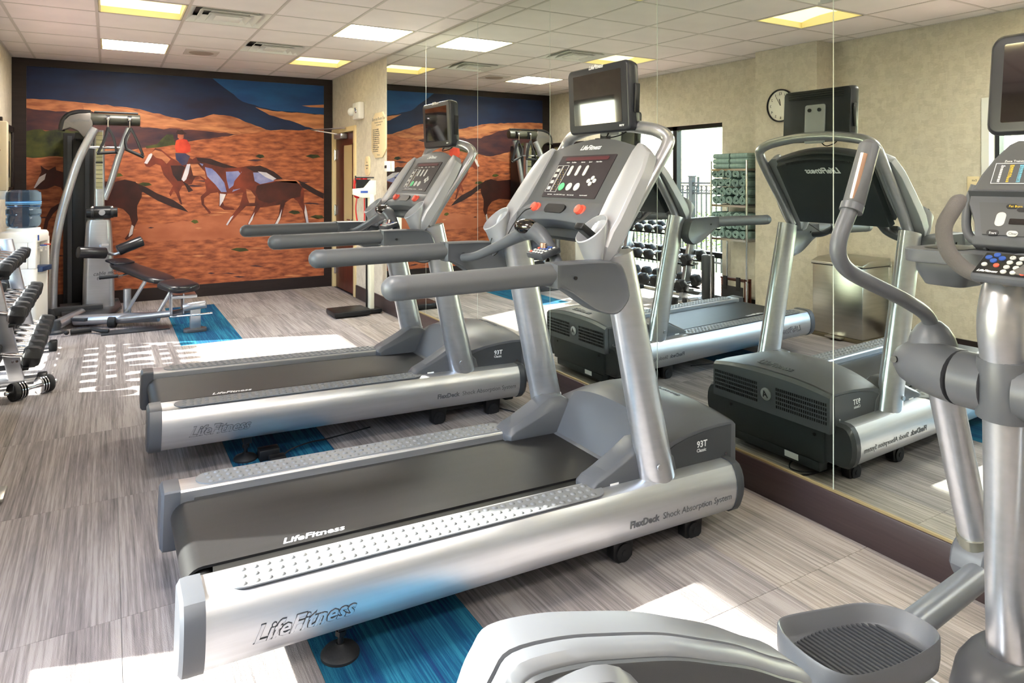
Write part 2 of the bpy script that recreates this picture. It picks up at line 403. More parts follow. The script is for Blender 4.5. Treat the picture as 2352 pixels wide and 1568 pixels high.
# mural wall border and skirting
mf = struct('trim_2', MB().box(XL, W, D - .035, D, HC - .085, HC).box(XL, W, D - .035, D, 0, .15).box(XL, -.77, D - .035, D, .15, HC - .085).box(2.455, W, D - .035, D, .15, HC - .085), M_dark)
struct('baseboard_right', MB().box(W - .014, W + .006, YB, 8.205, 0, .155), M_base, bevel=.004)
struct('trim_3', MB().box(W - .006, W + .006, YB, 7.155, .155, .164), M_gold)
struct('baseboard_left', MB().box(XL, XL + .014, 7.42, D - .035, 0, .12).box(XL, XL + .014, 4.95, 5.64, 0, .12).box(XL, XL + .014, W2[1] + .05, 4.22, 0, .12).box(-.65, -.636, 4.22, 4.95, 0, .12).box(XL, -.636, 4.206, 4.22, 0, .12).box(XL, -.636, 4.95, 4.964, 0, .12), M_dark)
# mirror panels
my_ = [7.15 - 1.071 * i for i in range(10)]
nm = ['farthest, touching the papered wall strip', 'second from the far end, behind the farther treadmill screen', 'third from the far end',
      'fourth from the far end, behind the nearer treadmill console', 'fifth from the far end, reflecting the screen back', 'sixth from the far end, behind the elliptical']
for i in range(9):
    o = thing('mirror_panel', 'tall frameless wall mirror panel, ' + (nm[i] if i < 6 else ['just past the elliptical outside the picture', 'beside the camera outside the picture', 'at the rear wall outside the picture'][i - 6]), 'mirror', (W, my_[i] - .5355, .164), group='frameless mirror panels on the right wall')
    obj('glass', MB().box(0, .005, -.5335, .5335, 0, HC - .166), M_mir, o)
    e = MB()
    for s in (-1, 1): e.box(-.0004, .0052, s * .5347 - .0011, s * .5347 + .0011, 0, HC - .166)
    obj('polished_edge', e, M_edge, o)
# door
dr = struct('door_1', MB().box(W + .03, W + .07, DY0 + .02, DY1 - .02, .005, 2.02), M_door)
obj('door_frame', MB().box(W - .012, W + .13, DY0 - .065, DY0 + .012, 0, DZ + .05).box(W - .012, W + .13, DY1 - .012, DY1 + .05, 0, DZ + .05).box(W - .012, W + .13, DY0 + .012, DY1 - .012, DZ - .012, DZ + .05), M_cream, dr, bevel=.003)
obj('vision_glass', MB().box(W + .026, W + .029, 8.44, 8.83, .87, 1.86), mat('door_glass', (196, 176, 130), .15), dr)
obj('glass_stop', MB().box(W + .018, W + .03, 8.43, 8.45, .86, 1.87).box(W + .018, W + .03, 8.82, 8.84, .86, 1.87).box(W + .018, W + .03, 8.43, 8.84, 1.86, 1.875).box(W + .018, W + .03, 8.43, 8.84, .855, .87), M_door, dr)
for z in (1.75, 1.02, .25): obj('hinge', MB().cyl((W + .012, 9.185, z - .07), (W + .012, 9.185, z + .07), .012).box(W + .012, W + .03, 9.13, 9.19, z - .06, z + .06), M_chrome, dr)
obj('door_handle', MB().box(W + .005, W + .03, 8.335, 8.38, .85, 1.1).tube([(W + .02, 8.36, .93), (W - .03, 8.36, .93), (W - .035, 8.47, .93)], .009), M_chrome, dr)
obj('door_closer', MB().box(W - .06, W + .03, 8.68, 8.98, 1.945, 2.01), M_silv, dr, bevel=.008)
obj('closer_arm', MB().tube([(W - .04, 8.9, 2.012), (W - .35, 8.98, 2.06), (W - .02, 8.6, 2.07)], .008, 8), M_chrome, dr)

# ---------------------------------------------------------------- mural
mu = thing('mural', 'large framed wall mural of running horses and a rider on orange grassland', 'mural', (0, D - .03, 0))
def g_noise(name, a, b, sc, st):
    return mat(name, a, .6, rgb2=b, scale=sc, stretch=st, detail=7)
MU = {'night': g_noise('mural_night_blue', (22, 20, 50), (16, 42, 82), 1.6, (1, 1, 2.5)), 'blue': g_noise('mural_blue', (18, 52, 110), (20, 84, 140), 1.5, (1, 1, 3)),
      'orange': g_noise('mural_orange', (126, 66, 44), (204, 130, 86), 5, (1, 1, 4)), 'ground': g_noise('mural_ground', (112, 52, 32), (196, 112, 70), 7, (1, 1, 3.5)),
      'shade': g_noise('mural_shade', (40, 26, 44), (92, 50, 46), 3, (1, 1, 3)), 'bush': g_noise('mural_bush', (24, 30, 22), (82, 84, 28), 6, (1, 1, 1)),
      'dust': g_noise('mural_dust', (160, 86, 54), (184, 108, 74), 3, (1, 1, 2)), 'pale': g_noise('mural_pale', (160, 96, 62), (222, 150, 100), 3, (1, 1, 6)),
      'bay': g_noise('mural_bay', (36, 14, 14), (78, 30, 22), 3, (1, 1, 1)), 'chest': g_noise('mural_chestnut', (62, 24, 18), (132, 54, 32), 4, (1, 1, 1)), 'dk': g_noise('mural_dark_hair', (30, 16, 20), (60, 28, 26), 6, (1, 1, 1)),
      'wh': g_noise('mural_white_patch', (170, 170, 190), (222, 210, 205), 6, (1, 1, 1)), 'lb': g_noise('mural_blue_patch', (96, 104, 158), (150, 150, 186), 6, (1, 1, 1)),
      'red': g_noise('mural_red_shirt', (170, 40, 26), (220, 76, 44), 8, (1, 1, 1)), 'jean': g_noise('mural_jeans', (40, 44, 80), (70, 60, 80), 9, (1, 1, 1)), 'skin': g_noise('mural_skin', (120, 60, 42), (180, 100, 72), 9, (1, 1, 1))}
sn, cs = math.sin(.5403), math.cos(.5403)
def mup(p):      # sketch coordinates of the mural print -> metres on the wall
    u, v = 40 + p[0] / 2.8, 130 + p[1] / 2.8
    l = (u - 1203.5) / 1590.2; k = 9.27 / (cs - l * sn)
    return (max(-.775, min(2.46, (sn + l * cs) * k)), max(.145, min(2.675, 1.452 - (v - 407.3) / 1590.2 * k)))
def mpoly(name, pts, m, layer, jag=0, **kw):
    P = [mup(p) for p in pts]
    if jag:
        Q = []
        for i in range(len(P)):
            a, b = P[i], P[(i + 1) % len(P)]; L = math.hypot(b[0] - a[0], b[1] - a[1]); n = max(1, int(L / .06))
            for k in range(n):
                Q.append((a[0] + (b[0] - a[0]) * k / n + random.uniform(-1, 1) * jag * (k > 0), a[1] + (b[1] - a[1]) * k / n + random.uniform(-1, 1) * jag * (k > 0)))
        P = Q
    return obj(name, MB().prism([(max(-.775, min(2.46, p[0])), max(.145, min(2.675, p[1]))) for p in P], 'y', -layer * .0006, -layer * .0006 + .0005), m, mu, **kw)
obj('print_sheet', MB().box(-.775, 2.46, -.0002, .004, .14, 2.68), MU['night'], mu)
mpoly('painted_valley', [(1255, 140), (1400, 140), (1700, 160), (1990, 190), (1990, 375), (1880, 365), (1700, 350), (1560, 325), (1450, 290), (1330, 200)], MU['blue'], 1, .006)
mpoly('painted_far_hills', [(1530, 325), (1640, 350), (1990, 375), (1990, 480), (1850, 450), (1750, 410), (1620, 375)], MU['pale'], 2, .006)
mpoly('painted_cloud_edge', [(1830, 315), (1990, 310), (1990, 330), (1880, 325)], MU['pale'], 2)
mpoly('painted_grassland', [(40, 270), (200, 275), (450, 300), (700, 325), (830, 350), (950, 380), (1080, 410), (1160, 395), (1260, 370), (1400, 390), (1500, 430), (1600, 470), (1800, 475), (1990, 465), (1990, 1600), (40, 1700)], MU['orange'], 3, .008)
mpoly('painted_hill_shadow', [(55, 330), (200, 345), (350, 360), (470, 350), (600, 380), (800, 455), (900, 460), (1100, 470), (1300, 490), (1430, 500), (1200, 530), (1000, 560), (820, 585), (700, 600), (500, 560), (330, 480), (150, 470), (55, 480)], MU['shade'], 4, .01)
mpoly('painted_hill_light', [(420, 310), (700, 335), (900, 390), (1120, 425), (1400, 470), (1440, 492), (1200, 470), (900, 440), (640, 380), (430, 345)], MU['pale'], 5, .008)
mpoly('painted_near_ground', [(40, 650), (300, 650), (560, 640), (820, 590), (1000, 560), (1300, 520), (1600, 480), (1990, 470), (1990, 1600), (40, 1700)], MU['ground'], 5, .006)
mpoly('painted_bushes', [(40, 480), (100, 470), (150, 466), (180, 480), (250, 470), (300, 462), (400, 480), (450, 500), (450, 640), (300, 645), (40, 645)], MU['bush'], 6, .014)
mpoly('painted_shrubs', [(820, 575), (900, 562), (960, 500), (1000, 500), (1010, 548), (1130, 535), (1040, 565), (900, 585), (830, 590)], MU['bush'], 6, .008)
mpoly('painted_dust', [(620, 1150), (760, 1080), (900, 1070), (1100, 1060), (1300, 1010), (1500, 1020), (1700, 1060), (1900, 1080), (1960, 1130), (1600, 1160), (1200, 1180), (900, 1190)], MU['dust'], 6, .02)
for a in ((640, 760, 40), (1900, 640, 50), (1780, 1000, 40), (1930, 1030, 50), (1430, 1240, 60), (1140, 1060, 25), (1560, 640, 30), (820, 820, 45)):
    mpoly('painted_tuft', [(a[0] - a[2], a[1]), (a[0] - a[2] * .3, a[1] - 12), (a[0] + a[2] * .6, a[1] - 9), (a[0] + a[2], a[1] + 6), (a[0], a[1] + 14)], MU['bush'], 7, .004)
random.seed(21)
for k in range(46):
    a0, b0, l0 = random.uniform(60, 1900), random.uniform(660, 1420), random.uniform(40, 150)
    mpoly('painted_grass_streak', [(a0, b0), (a0 + l0 * .4, b0 - random.uniform(3, 8)), (a0 + l0, b0 + random.uniform(-4, 4)), (a0 + l0 * .5, b0 + random.uniform(3, 7))], MU['pale'] if k % 2 else MU['shade'], 7, .004)
mpoly('painted_horse', [(105, 845), (140, 770), (155, 740), (150, 700), (175, 720), (200, 730), (245, 705), (250, 730), (300, 745), (340, 760), (420, 790), (520, 800), (620, 805), (690, 790), (760, 805), (800, 850), (800, 900), (770, 960), (770, 1010), (775, 1050), (750, 1100), (740, 1150), (700, 1180), (690, 1170), (720, 1130), (735, 1070), (720, 1020), (680, 980), (600, 960), (450, 970), (330, 980), (280, 960), (230, 1010), (200, 1060), (190, 1110), (165, 1110), (180, 1040), (215, 975), (290, 930), (300, 880), (280, 840), (240, 830), (190, 850), (150, 855)], MU['bay'], 8, label='dark bay horse at the left')
mpoly('painted_tail', [(770, 815), (830, 840), (900, 880), (1000, 920), (1060, 960), (1100, 1000), (1000, 968), (900, 925), (850, 895), (790, 860)], MU['dk'], 9)
mpoly('painted_blaze', [(105, 845), (140, 775), (185, 750), (175, 790), (150, 810), (115, 845)], MU['wh'], 9)
mpoly('painted_sock', [(735, 1080), (748, 1090), (740, 1140), (715, 1160), (718, 1140)], MU['wh'], 9)
mpoly('painted_horse', [(815, 685), (840, 640), (880, 600), (885, 587), (925, 597), (990, 650), (1040, 680), (1110, 700), (1150, 760), (1120, 820), (1060, 830), (1040, 870), (1060, 950), (1050, 950), (1020, 880), (1005, 860), (985, 900), (975, 880), (1000, 830), (975, 800), (940, 760), (920, 700), (890, 690), (850, 712), (825, 705)], MU['chest'], 8, label='chestnut horse under the rider')
mpoly('painted_blaze', [(815, 685), (845, 630), (875, 612), (860, 650), (835, 690)], MU['wh'], 9)
mpoly('painted_chest_shadow', [(985, 700), (1060, 700), (1120, 740), (1090, 800), (1030, 800), (1000, 760)], MU['dk'], 9)
mpoly('painted_back_light', [(860, 620), (885, 600), (930, 612), (985, 660), (960, 690), (930, 660), (890, 650)], MU['orange'], 15, .004)
mpoly('painted_back_light', [(1110, 690), (1160, 690), (1205, 740), (1215, 790), (1180, 770), (1130, 765)], MU['orange'], 15, .004)
mpoly('painted_shoulder_light', [(1470, 850), (1500, 860), (1530, 900), (1525, 940), (1490, 940), (1475, 900)], MU['orange'], 15, .004)
mpoly('painted_back_light', [(1640, 795), (1720, 788), (1790, 792), (1825, 815), (1780, 815), (1700, 805)], MU['orange'], 15, .004)
mpoly('painted_reins', [(1060, 800), (1095, 820), (1130, 860), (1100, 872), (1080, 830)], MU['dk'], 9)
mpoly('painted_jeans', [(1015, 620), (1080, 622), (1110, 640), (1100, 690), (1060, 700), (1020, 660)], MU['jean'], 10)
mpoly('painted_shirt', [(1020, 540), (1050, 525), (1090, 535), (1112, 570), (1112, 610), (1080, 622), (1020, 615), (1012, 580)], MU['red'], 11, label='orange-red shirt of the rider')
mpoly('painted_face', [(1030, 495), (1070, 497), (1068, 525), (1045, 535), (1030, 520)], MU['skin'], 12)
mpoly('painted_hat', [(1020, 490), (1030, 472), (1045, 475), (1060, 468), (1072, 485), (1090, 497), (1060, 502), (1022, 498)], MU['dk'], 13, label='dark brimmed hat')
mpoly('painted_horse', [(1052, 790), (1065, 740), (1090, 690), (1105, 650), (1125, 660), (1150, 645), (1220, 655), (1320, 690), (1400, 715), (1500, 700), (1600, 715), (1680, 760), (1700, 790), (1600, 800), (1500, 870), (1400, 880), (1350, 880), (1320, 930), (1330, 960), (1390, 975), (1395, 985), (1330, 985), (1295, 960), (1300, 900), (1290, 870), (1240, 880), (1200, 910), (1200, 950), (1245, 1000), (1235, 1012), (1185, 950), (1178, 900), (1215, 865), (1205, 800), (1170, 770), (1130, 780), (1090, 805), (1060, 805)], MU['chest'], 11, label='brown and white paint horse')
mpoly('painted_mane', [(1150, 650), (1240, 655), (1330, 690), (1420, 715), (1330, 715), (1230, 690), (1160, 670)], MU['dk'], 12)
for pts in ([(1205, 710), (1250, 720), (1300, 770), (1330, 810), (1345, 870), (1310, 870), (1270, 820), (1220, 770)], [(1340, 740), (1420, 735), (1440, 760), (1400, 820), (1360, 850), (1345, 790)], [(1170, 685), (1195, 690), (1190, 705)], [(1440, 740), (1500, 745), (1470, 800), (1430, 850), (1380, 870), (1410, 810)]):
    mpoly('painted_patch', pts, MU['lb'], 12, .006)
mpoly('painted_blaze', [(1055, 790), (1090, 692), (1112, 690), (1100, 750), (1085, 790), (1070, 803)], MU['wh'], 12)
mpoly('painted_sock', [(1302, 880), (1340, 885), (1322, 930), (1300, 962)], MU['wh'], 12)
mpoly('painted_horse', [(1385, 840), (1395, 800), (1440, 745), (1450, 715), (1475, 710), (1530, 730), (1600, 770), (1700, 785), (1780, 785), (1830, 810), (1842, 870), (1840, 940), (1860, 1000), (1870, 1070), (1855, 1075), (1835, 990), (1800, 930), (1770, 905), (1720, 940), (1700, 1020), (1670, 1085), (1645, 1090), (1680, 1020), (1690, 950), (1600, 965), (1560, 970), (1520, 1030), (1490, 1080), (1480, 1075), (1510, 1010), (1530, 960), (1470, 960), (1400, 1030), (1350, 1085), (1340, 1080), (1380, 1020), (1430, 955), (1450, 880), (1470, 840), (1420, 850), (1390, 855)], MU['chest'], 14, label='reddish horse in front')
mpoly('painted_flank_shadow', [(1540, 830), (1700, 800), (1790, 800), (1830, 840), (1820, 900), (1740, 915), (1620, 940), (1550, 920), (1530, 870)], MU['bay'], 15, .01)
mpoly('painted_mane', [(1470, 712), (1560, 700), (1650, 740), (1705, 785), (1650, 790), (1600, 760), (1520, 740)], MU['dk'], 15)
mpoly('painted_patch', [(1515, 745), (1560, 745), (1640, 780), (1650, 800), (1600, 812), (1560, 820), (1525, 800)], MU['lb'], 16, .006)
mpoly('painted_mane_light', [(1545, 738), (1600, 745), (1665, 785), (1640, 795), (1590, 772)], MU['wh'], 17)
mpoly('painted_tail', [(1805, 795), (1850, 815), (1920, 855), (1970, 880), (1968, 915), (1900, 880), (1850, 850), (1830, 840)], MU['dk'], 15)
for pts in ([(1850, 950), (1862, 1000), (1872, 1068), (1858, 1072), (1845, 1000)], [(1700, 980), (1690, 1040), (1668, 1086), (1648, 1090), (1680, 1030)], [(1525, 1000), (1510, 1050), (1490, 1080), (1483, 1074), (1505, 1030)], [(1390, 1020), (1350, 1085), (1341, 1080), (1372, 1030)]):
    mpoly('painted_sock', pts, MU['wh'], 15)

#@@PART2
# ---------------------------------------------------------------- treadmills
TILT = .03
def L(X, z): return (X - .15 - .03 * z, z - .03 + .03 * (X - .15))
def LP(pts): return [L(*p) for p in pts]
def side_y(z):   # outward bulge of the side extrusion
    pr = [(.128, .38), (.132, .41), (.145, .43), (.165, .443), (.195, .452), (.235, .455), (.27, .451), (.298, .441), (.32, .425), (.328, .405)]
    if z <= pr[0][0]: return pr[0][1]
    for a, b in zip(pr, pr[1:]):
        if z <= b[0]: return a[1] + (b[1] - a[1]) * (z - a[0]) / (b[0] - a[0])
    return pr[-1][1]
def treadmill(name, label, loc):
    t = thing(name, label, 'treadmill', loc, (0, TILT, 0), 'treadmills facing the mirror')
    prof = [(.295, .14), (.295, .322), (.30, .328), (.405, .328), (.425, .32), (.441, .298), (.451, .27), (.455, .235), (.452, .195), (.443, .165), (.43, .145), (.41, .132), (.38, .128), (.30, .13)]
    for s in (-1, 1):
        rail = obj('side_rail', MB().prism([(p[0] * s, p[1]) for p in prof], 'x', .055, 2.005), M_silr, t, ang=25)
        cp = [((p[0] - .37) * 1.04 * s + .37 * s, (p[1] - .23) * 1.05 + .23) for p in prof]
        cp2 = [((p[0] - .37) * .9 * s + .37 * s, (p[1] - .23) * .92 + .23) for p in prof]
        obj('rear_cap', MB().loft([[(.056, *p) for p in cp], [(.02, *p) for p in cp], [(.005, (p[0] - .37 * s) * .985 + .37 * s, (p[1] - .23) * .985 + .23) for p in cp], [(-.004, *p) for p in cp2]]), M_gray, t, ang=30)
        obj('front_cap', MB().loft([[(2.004, *p) for p in cp], [(2.035, *p) for p in cp], [(2.055, *p) for p in cp2]]), M_dkg, t, ang=30)
        # stepping pad with studs
        a = [(.11 + .055 - .055 * math.cos(R(k)), s * (.368 + .055 * math.sin(R(k)))) for k in range(-90, 91, 15)]
        b = [(1.33 + .055 * math.cos(R(k)), s * (.368 + .055 * math.sin(R(k)))) for k in range(90, -91, -15)]
        pd = obj('foot_pad', MB().prism(a + b, 'z', .3275, .3315), M_stud, t)
        st = MB()
        for i in range(36):
            for j in (-1, 0, 1):
                st.ball((.155 + i * .0335 - .004 * j, s * (.368 + .037 * j), .3312), (.0105, .0105, .005), 10, 3, 0, math.pi / 2)
        obj('stud_grip', st, M_stud, pd, kind='stuff')
    # belt
    bp = [(1.62, .303), (.075, .303)]
    bp += [(.075 - .051 * math.sin(R(a)), .252 + .051 * math.cos(R(a))) for a in range(15, 181, 15)] + [(1.62, .205)]
    inn = [(1.62, .209)] + [(.075 - .043 * math.sin(R(a)), .252 + .043 * math.cos(R(a))) for a in range(180, 14, -15)] + [(.075, .295), (1.62, .295)]
    be = obj('running_belt', MB().prism(bp + inn, 'y', -.205, .26), M_belt, t, ang=30)
    text('belt_print', 'LifeFitness', .046, M_ink, basis((.30, -.185, .3036), (1, 0, 0), (0, 1, 0)), be, .35, .0002, .001)
    obj('deck', MB().box(.06, 1.65, -.296, .296, .15, .2), M_deck, t)
    dk = MB()
    for s in (-1, 1): dk.box(.10, 1.60, -.295 if s < 0 else .262, -.209 if s < 0 else .295, .2, .297)
    dk.cyl((.075, -.285, .252), (.075, .285, .252), .036)
    obj('deck_edge', dk, M_deck, t)
    # writing on the extrusion
    for s in (-1,):
        wz = lambda co, s=s: Vector((co.x, s * (side_y(co.z) + .0012) + (co.y + .46) * 1.0, co.z))
        text('logo_relief', 'LifeFitness', .064, M_silv, basis((.172, -.46, .192), (1, 0, 0), (0, 0, 1)), rail.parent, .4, .002, .0012, wz)
        text('logo_outline', 'LifeFitness', .064, M_ink2, basis((.172, -.4612, .192), (1, 0, 0), (0, 0, 1)), rail.parent, .4, .0002, .0034, lambda co, s=s: Vector((co.x, s * (side_y(co.z) + .0008), co.z)))
        text('side_print', 'FlexDeck', .036, M_ink2, basis((1.455, -.46, .2), (1, 0, 0), (0, 0, 1)), rail.parent, 0, .0002, .0012, wz)
        text('side_print', 'Shock Absorption System', .036, M_ink2, basis((1.612, -.46, .2), (1, 0, 0), (0, 0, 1)), rail.parent, 0, .0002, -.0001, wz, wide=.97)
    # front base and motor hood
    obj('front_bumper', MB().box(1.98, 2.068, -.31, .31, .12, .283).box(2.0, 2.062, -.28, .28, .07, .12), M_teal, t, bevel=.008)
    for s in (-1, 1): obj('bumper_bolt', MB().cyl((2.06, s * .26, .25), (2.0705, s * .26, .25), .008), M_black, t)
    obj('power_label', MB().box(2.06, 2.0635, -.16, -.08, .085, .115), M_ink, t)
    def prof_h(y):   # hood height line across X for a given lateral offset
        a = abs(y)
        k = max(0, 1 - (a / .36) ** 2.5)
        f = [(1.57, .30), (1.60, .308), (1.65, .395 + .03 * k), (1.71, .432 + .075 * k), (1.80, .45 + .08 * k), (1.90, .462 + .068 * k), (1.99, .468 + .05 * k), (2.075, .466 + .03 * k), (2.09, .452 + .026 * k)]
        return f
    ys = [-.362 + .724 * i / 20 for i in range(21)]
    rings = []
    for yv in ys:
        f = prof_h(yv)
        rings.append([(p[0], yv, p[1]) for p in f] + [(2.095, yv, .286), (1.57, yv, .286)])
    hd = obj('motor_hood', MB().loft(rings), M_gray, t, ang=32)
    obj('hood_back_seam', MB().loft([[(2.066, yv, prof_h(yv)[7][1] + .0035) for yv in ys], [(2.072, yv, prof_h(yv)[7][1] + .0035) for yv in ys]], cap=False, closed=False), M_black, t)
    vb = MB()
    for s in (-1, 1):
        for i in range(24):
            for k in range(5):
                yc = s * (.062 + i * .0122); vb.box(2.094, 2.0965, yc - .0025, yc + .0025, .325 + k * .022, .339 + k * .022)
    obj('vent_slots', vb, M_black, hd, kind='stuff')
    obj('round_badge', MB().lathe([(.032, 0), (.032, .006), (.027, .007)], (2.094, 0, .38), (1, 0, 0)), M_silv, hd)
    text('badge_mark', 'A', .045, M_teal, basis((2.1012, -.014, .365), (0, 1, 0), (0, 0, 1)), hd, .3, .0004, .001)
    text('hood_print', 'LifeFitness', .05, M_ink2, basis((2.03, .11, .5095), (0, -1, 0), (-1, 0, .22)), hd, .35, .0015, .001)
    for s in (-1, 1):
        sd = obj('hood_side', MB().prism([(1.70, .288), (2.062, .288), (2.062, .456), (1.99, .456), (1.90, .449), (1.82, .438), (1.75, .422), (1.70, .40)], 'y', s * .361, s * .366), M_dkg, t)
        if s < 0:
            text('model_print', '93T', .036, M_ink, basis((1.865, -.3672, .392), (1, 0, 0), (0, 0, 1)), sd, 0, .0003, .0006)
            text('model_print', 'Classic', .019, M_ink, basis((1.865, -.3672, .373), (1, 0, 0), (0, 0, 1)), sd, 0, .0003, .0002)
            obj('screw', MB().cyl((2.03, -.366, .342), (2.03, -.369, .342), .006), M_chrome, sd)
        # leg shroud
        pr = [(1.345, .298), (1.345, .33), (1.37, .355), (1.42, .378), (1.50, .42), (1.57, .462), (1.64, .462), (1.70, .43), (1.74, .39), (1.755, .33), (1.755, .298)]
        r0 = [(p[0], s * .37, min(p[1], .298 + (p[1] - .298) * .86)) for p in pr]; r1 = [(p[0], s * .355, p[1]) for p in pr]
        r2 = [(p[0] + .0, s * .27, p[1] - .004) for p in pr]; r3 = [(p[0] + .015, s * .245, .298 + (p[1] - .298) * .72) for p in pr]
        lg = obj('leg_shroud', MB().loft([r0, r1, r2, r3]), M_gray, t, bevel=.004, ang=40)
        if s < 0:
            obj('screw', MB().cyl((1.40, -.369, .316), (1.40, -.373, .316), .005), M_chrome, lg)
            obj('warning_sticker', MB().box(1.425, 1.465, -.3715, -.3705, .305, .335), M_ink if name == 'treadmill' else M_ink2, lg)
        # upright column
        p0, p1 = L(1.81, .29), L(1.615, 1.17)
        cyl_ = MB().tube([(p0[0], s * .375, p0[1]), (p1[0], s * .372, p1[1])], [.078, .068], 28, .68, up=(1, 0, .2))
        up = obj('upright', cyl_, M_silv, t, ang=50)
        q = Vector((p1[0] - p0[0], 0, p1[1] - p0[1])).normalized(); o0 = Vector((p0[0], s * .375, p0[1]))
        if s > 0: obj('collar', MB().tube([o0 + q * .0, o0 + q * .12], [.081, .08], 28, .69, up=(1, 0, .2)), M_silp, up)
        hp = o0 + q * .075
        obj('bolt_plug', MB().cyl(hp + Vector((-.02, -.052, 0)), hp + Vector((-.02, -.0585, 0)), .012), M_chrome if s > 0 else M_silv, up)
    # console
    A = Vector((L(1.583, 1.275)[0], 0, L(1.583, 1.275)[1])); Bt = Vector((L(1.778, 1.575)[0], 0, L(1.778, 1.575)[1]))
    U = (Bt - A).normalized(); N = Vector((-U.z, 0, U.x)); LEN = (Bt - A).length      # N points at the runner
    def cp_(y, u, n=0): return A + U * u + N * n + Vector((0, y, 0))
    pts = [(-.292, 0.0), (-.292, LEN)] + [(-.292 + .584 * i / 12, LEN + .052 * math.sin(math.pi * i / 12)) for i in range(1, 12)] + [(.292, LEN), (.292, 0)]
    pts += [(.292 - .584 * i / 12, .028 * math.sin(math.pi * i / 12)) for i in range(1, 12)]
    co = obj('console', MB().loft([[cp_(p[0], p[1], h) for p in pts] for h in (-.05, 0.0)]), M_cons, t, bevel=.004)
    # lower lip
    lip = [(-.29 + .58 * i / 12, .03 * math.sin(math.pi * i / 12)) for i in range(13)]
    obj('lower_shelf', MB().loft([[cp_(y_, .09 + d * .0, 0.001), cp_(y_, .012 + d * .6, .018), cp_(y_, -.02 + d * .6, .006), cp_(y_, -.03 + d * .6, -.045), cp_(y_, .05, -.05)] for y_, d in lip]), M_gray, t, bevel=.003)
    di = obj('display_panel', MB().loft([[cp_(p[0], p[1], h) for p in rrect(-.20, .19, .108, .322, .004)] for h in (0, .003)]), M_panel, co)
    dz = .0036
    def plate(nm, x0, x1, u0, u1, m, h=dz, r=.01, th=.0016, par=None): return obj(nm, MB().loft([[cp_(p[0], p[1], q_) for p in rrect(x0, x1, u0, u1, min(r, (x1 - x0) / 2.01, (u1 - u0) / 2.01))] for q_ in (h - .001, h + th)]), m, par or di)
    plate('led_strip', -.16, .15, .295, .312, mat('led_dark_red', (78, 32, 38), .3))
    # x grows away from the camera, so screen left = +y
    for y_ in (.068, .012, -.044): plate('speed_key', y_ - .010, y_ + .010, .216, .268, M_btn, r=.01)
    for y_, m_ in ((.072, M_grn), (.016, M_btn), (-.040, M_btn)): plate('round_key', y_ - .019, y_ + .019, .142, .18, m_, r=.019)
    for a_, b_ in ((-.121, .205), (-.121, .177), (-.141, .191), (-.101, .191)): plate('arrow_key', a_ - .011, a_ + .011, b_ - .01, b_ + .01, M_btn, r=.01)
    for u_ in (.152, .184, .216, .244): plate('program_key', .152, .174, u_ - .007, u_ + .009, M_btn, r=.003)
    fr = MB()
    for a_, b_, c_, d_ in ((.143, .183, .134, .27), (.098, .138, .134, .27)):
        for e_ in ((a_, b_, c_, c_ + .0008), (a_, b_, d_ - .0008, d_), (a_, a_ + .0008, c_, d_), (b_ - .0008, b_, c_, d_)):
            v = [cp_(x_, u_, h_) for x_ in e_[:2] for u_ in e_[2:] for h_ in (.003, .0042)]
            fr.add(v, [(0, 1, 3, 2), (4, 6, 7, 5), (0, 4, 5, 1), (2, 3, 7, 6), (0, 2, 6, 4), (1, 5, 7, 3)])
    obj('key_frame', fr, M_ink, di)
    for i_ in range(3):
        for u_ in range(9): 
            if (i_ + u_) % 2 == 0: plate('heart_rate_dot', .107 + i_ * .011, .110 + i_ * .011, .146 + u_ * .0125, .149 + u_ * .0125, M_yel, r=.001, th=.0004)
    for s_, y_, u_, sz in (('Incline', .13, .283, .009), ('Distance', .09, .283, .009), ('Time', .075, .283, .009), ('Calories', .022, .283, .009), ('Speed', -.035, .283, .009), ('Heart Rate', -.085, .283, .009), ('Quick Start', .15, .119, .008), ('Press QUICK START to begin', .10, .119, .007), ('Attach safety clip', .0, .119, .007), ('Stop the treadmill', -.09, .119, .007)):
        text('key_legend', s_, sz, M_ink, basis(cp_(y_, u_, .0036), (0, -1, 0), U), di, 0, .0002, 0)
    text('console_logo', 'LifeFitness', .034, M_ink, basis(cp_(.085, .352, .001), (0, -1, 0), U), co, .35, .0003, .0006)
    pod = obj('storage_tray', MB().loft([[cp_(p[0], p[1], h) for p in rrect(-.06, .085, .025, .066, .019)] for h in (.012, .0205)]), M_black, t)
    for y_, nm_ in ((.165, 'safety_key'), (-.165, 'stop_button')):
        c0 = cp_(y_, .045, .010); obj(nm_, MB().cyl(c0, c0 + N * .022, .021, .019, 20).cyl(c0 - N * .01, c0 + N * .006, .027), M_redb, t, bevel=.002)
    # back cover of the console
    bk = [(-.285, -.05), (-.285, LEN - .01)] + [(-.285 + .57 * i / 12, LEN - .01 + .05 * math.sin(math.pi * i / 12)) for i in range(1, 12)] + [(.285, LEN - .01), (.285, -.05)]
    bc = obj('console_back', MB().loft([[cp_(p[0], p[1], -.048) for p in bk], [cp_(p[0] * .97, p[1] * .97, -.085) for p in bk]]), M_teal, t, bevel=.005)
    text('back_logo', 'LifeFitness', .05, M_ink, basis(cp_(-.12, LEN - .065, -.0858), (0, 1, 0), U), bc, .35, .0003, .0015)
    sl_ = MB()
    for i in range(44):
        y_ = -.2 + i * .4 / 43; h_ = LEN - .02 + .035 * math.cos(y_ / .285 * math.pi / 2)
        sl_.add([cp_(y_ + a, h_ + b, c) for a in (-.0018, .0018) for b in (-.008, .008) for c in (-.0862, -.084)], [(0, 1, 3, 2), (4, 6, 7, 5), (0, 4, 5, 1), (2, 3, 7, 6), (0, 2, 6, 4), (1, 5, 7, 3)])
    obj('vent_slots', sl_, M_black, bc, kind='stuff')
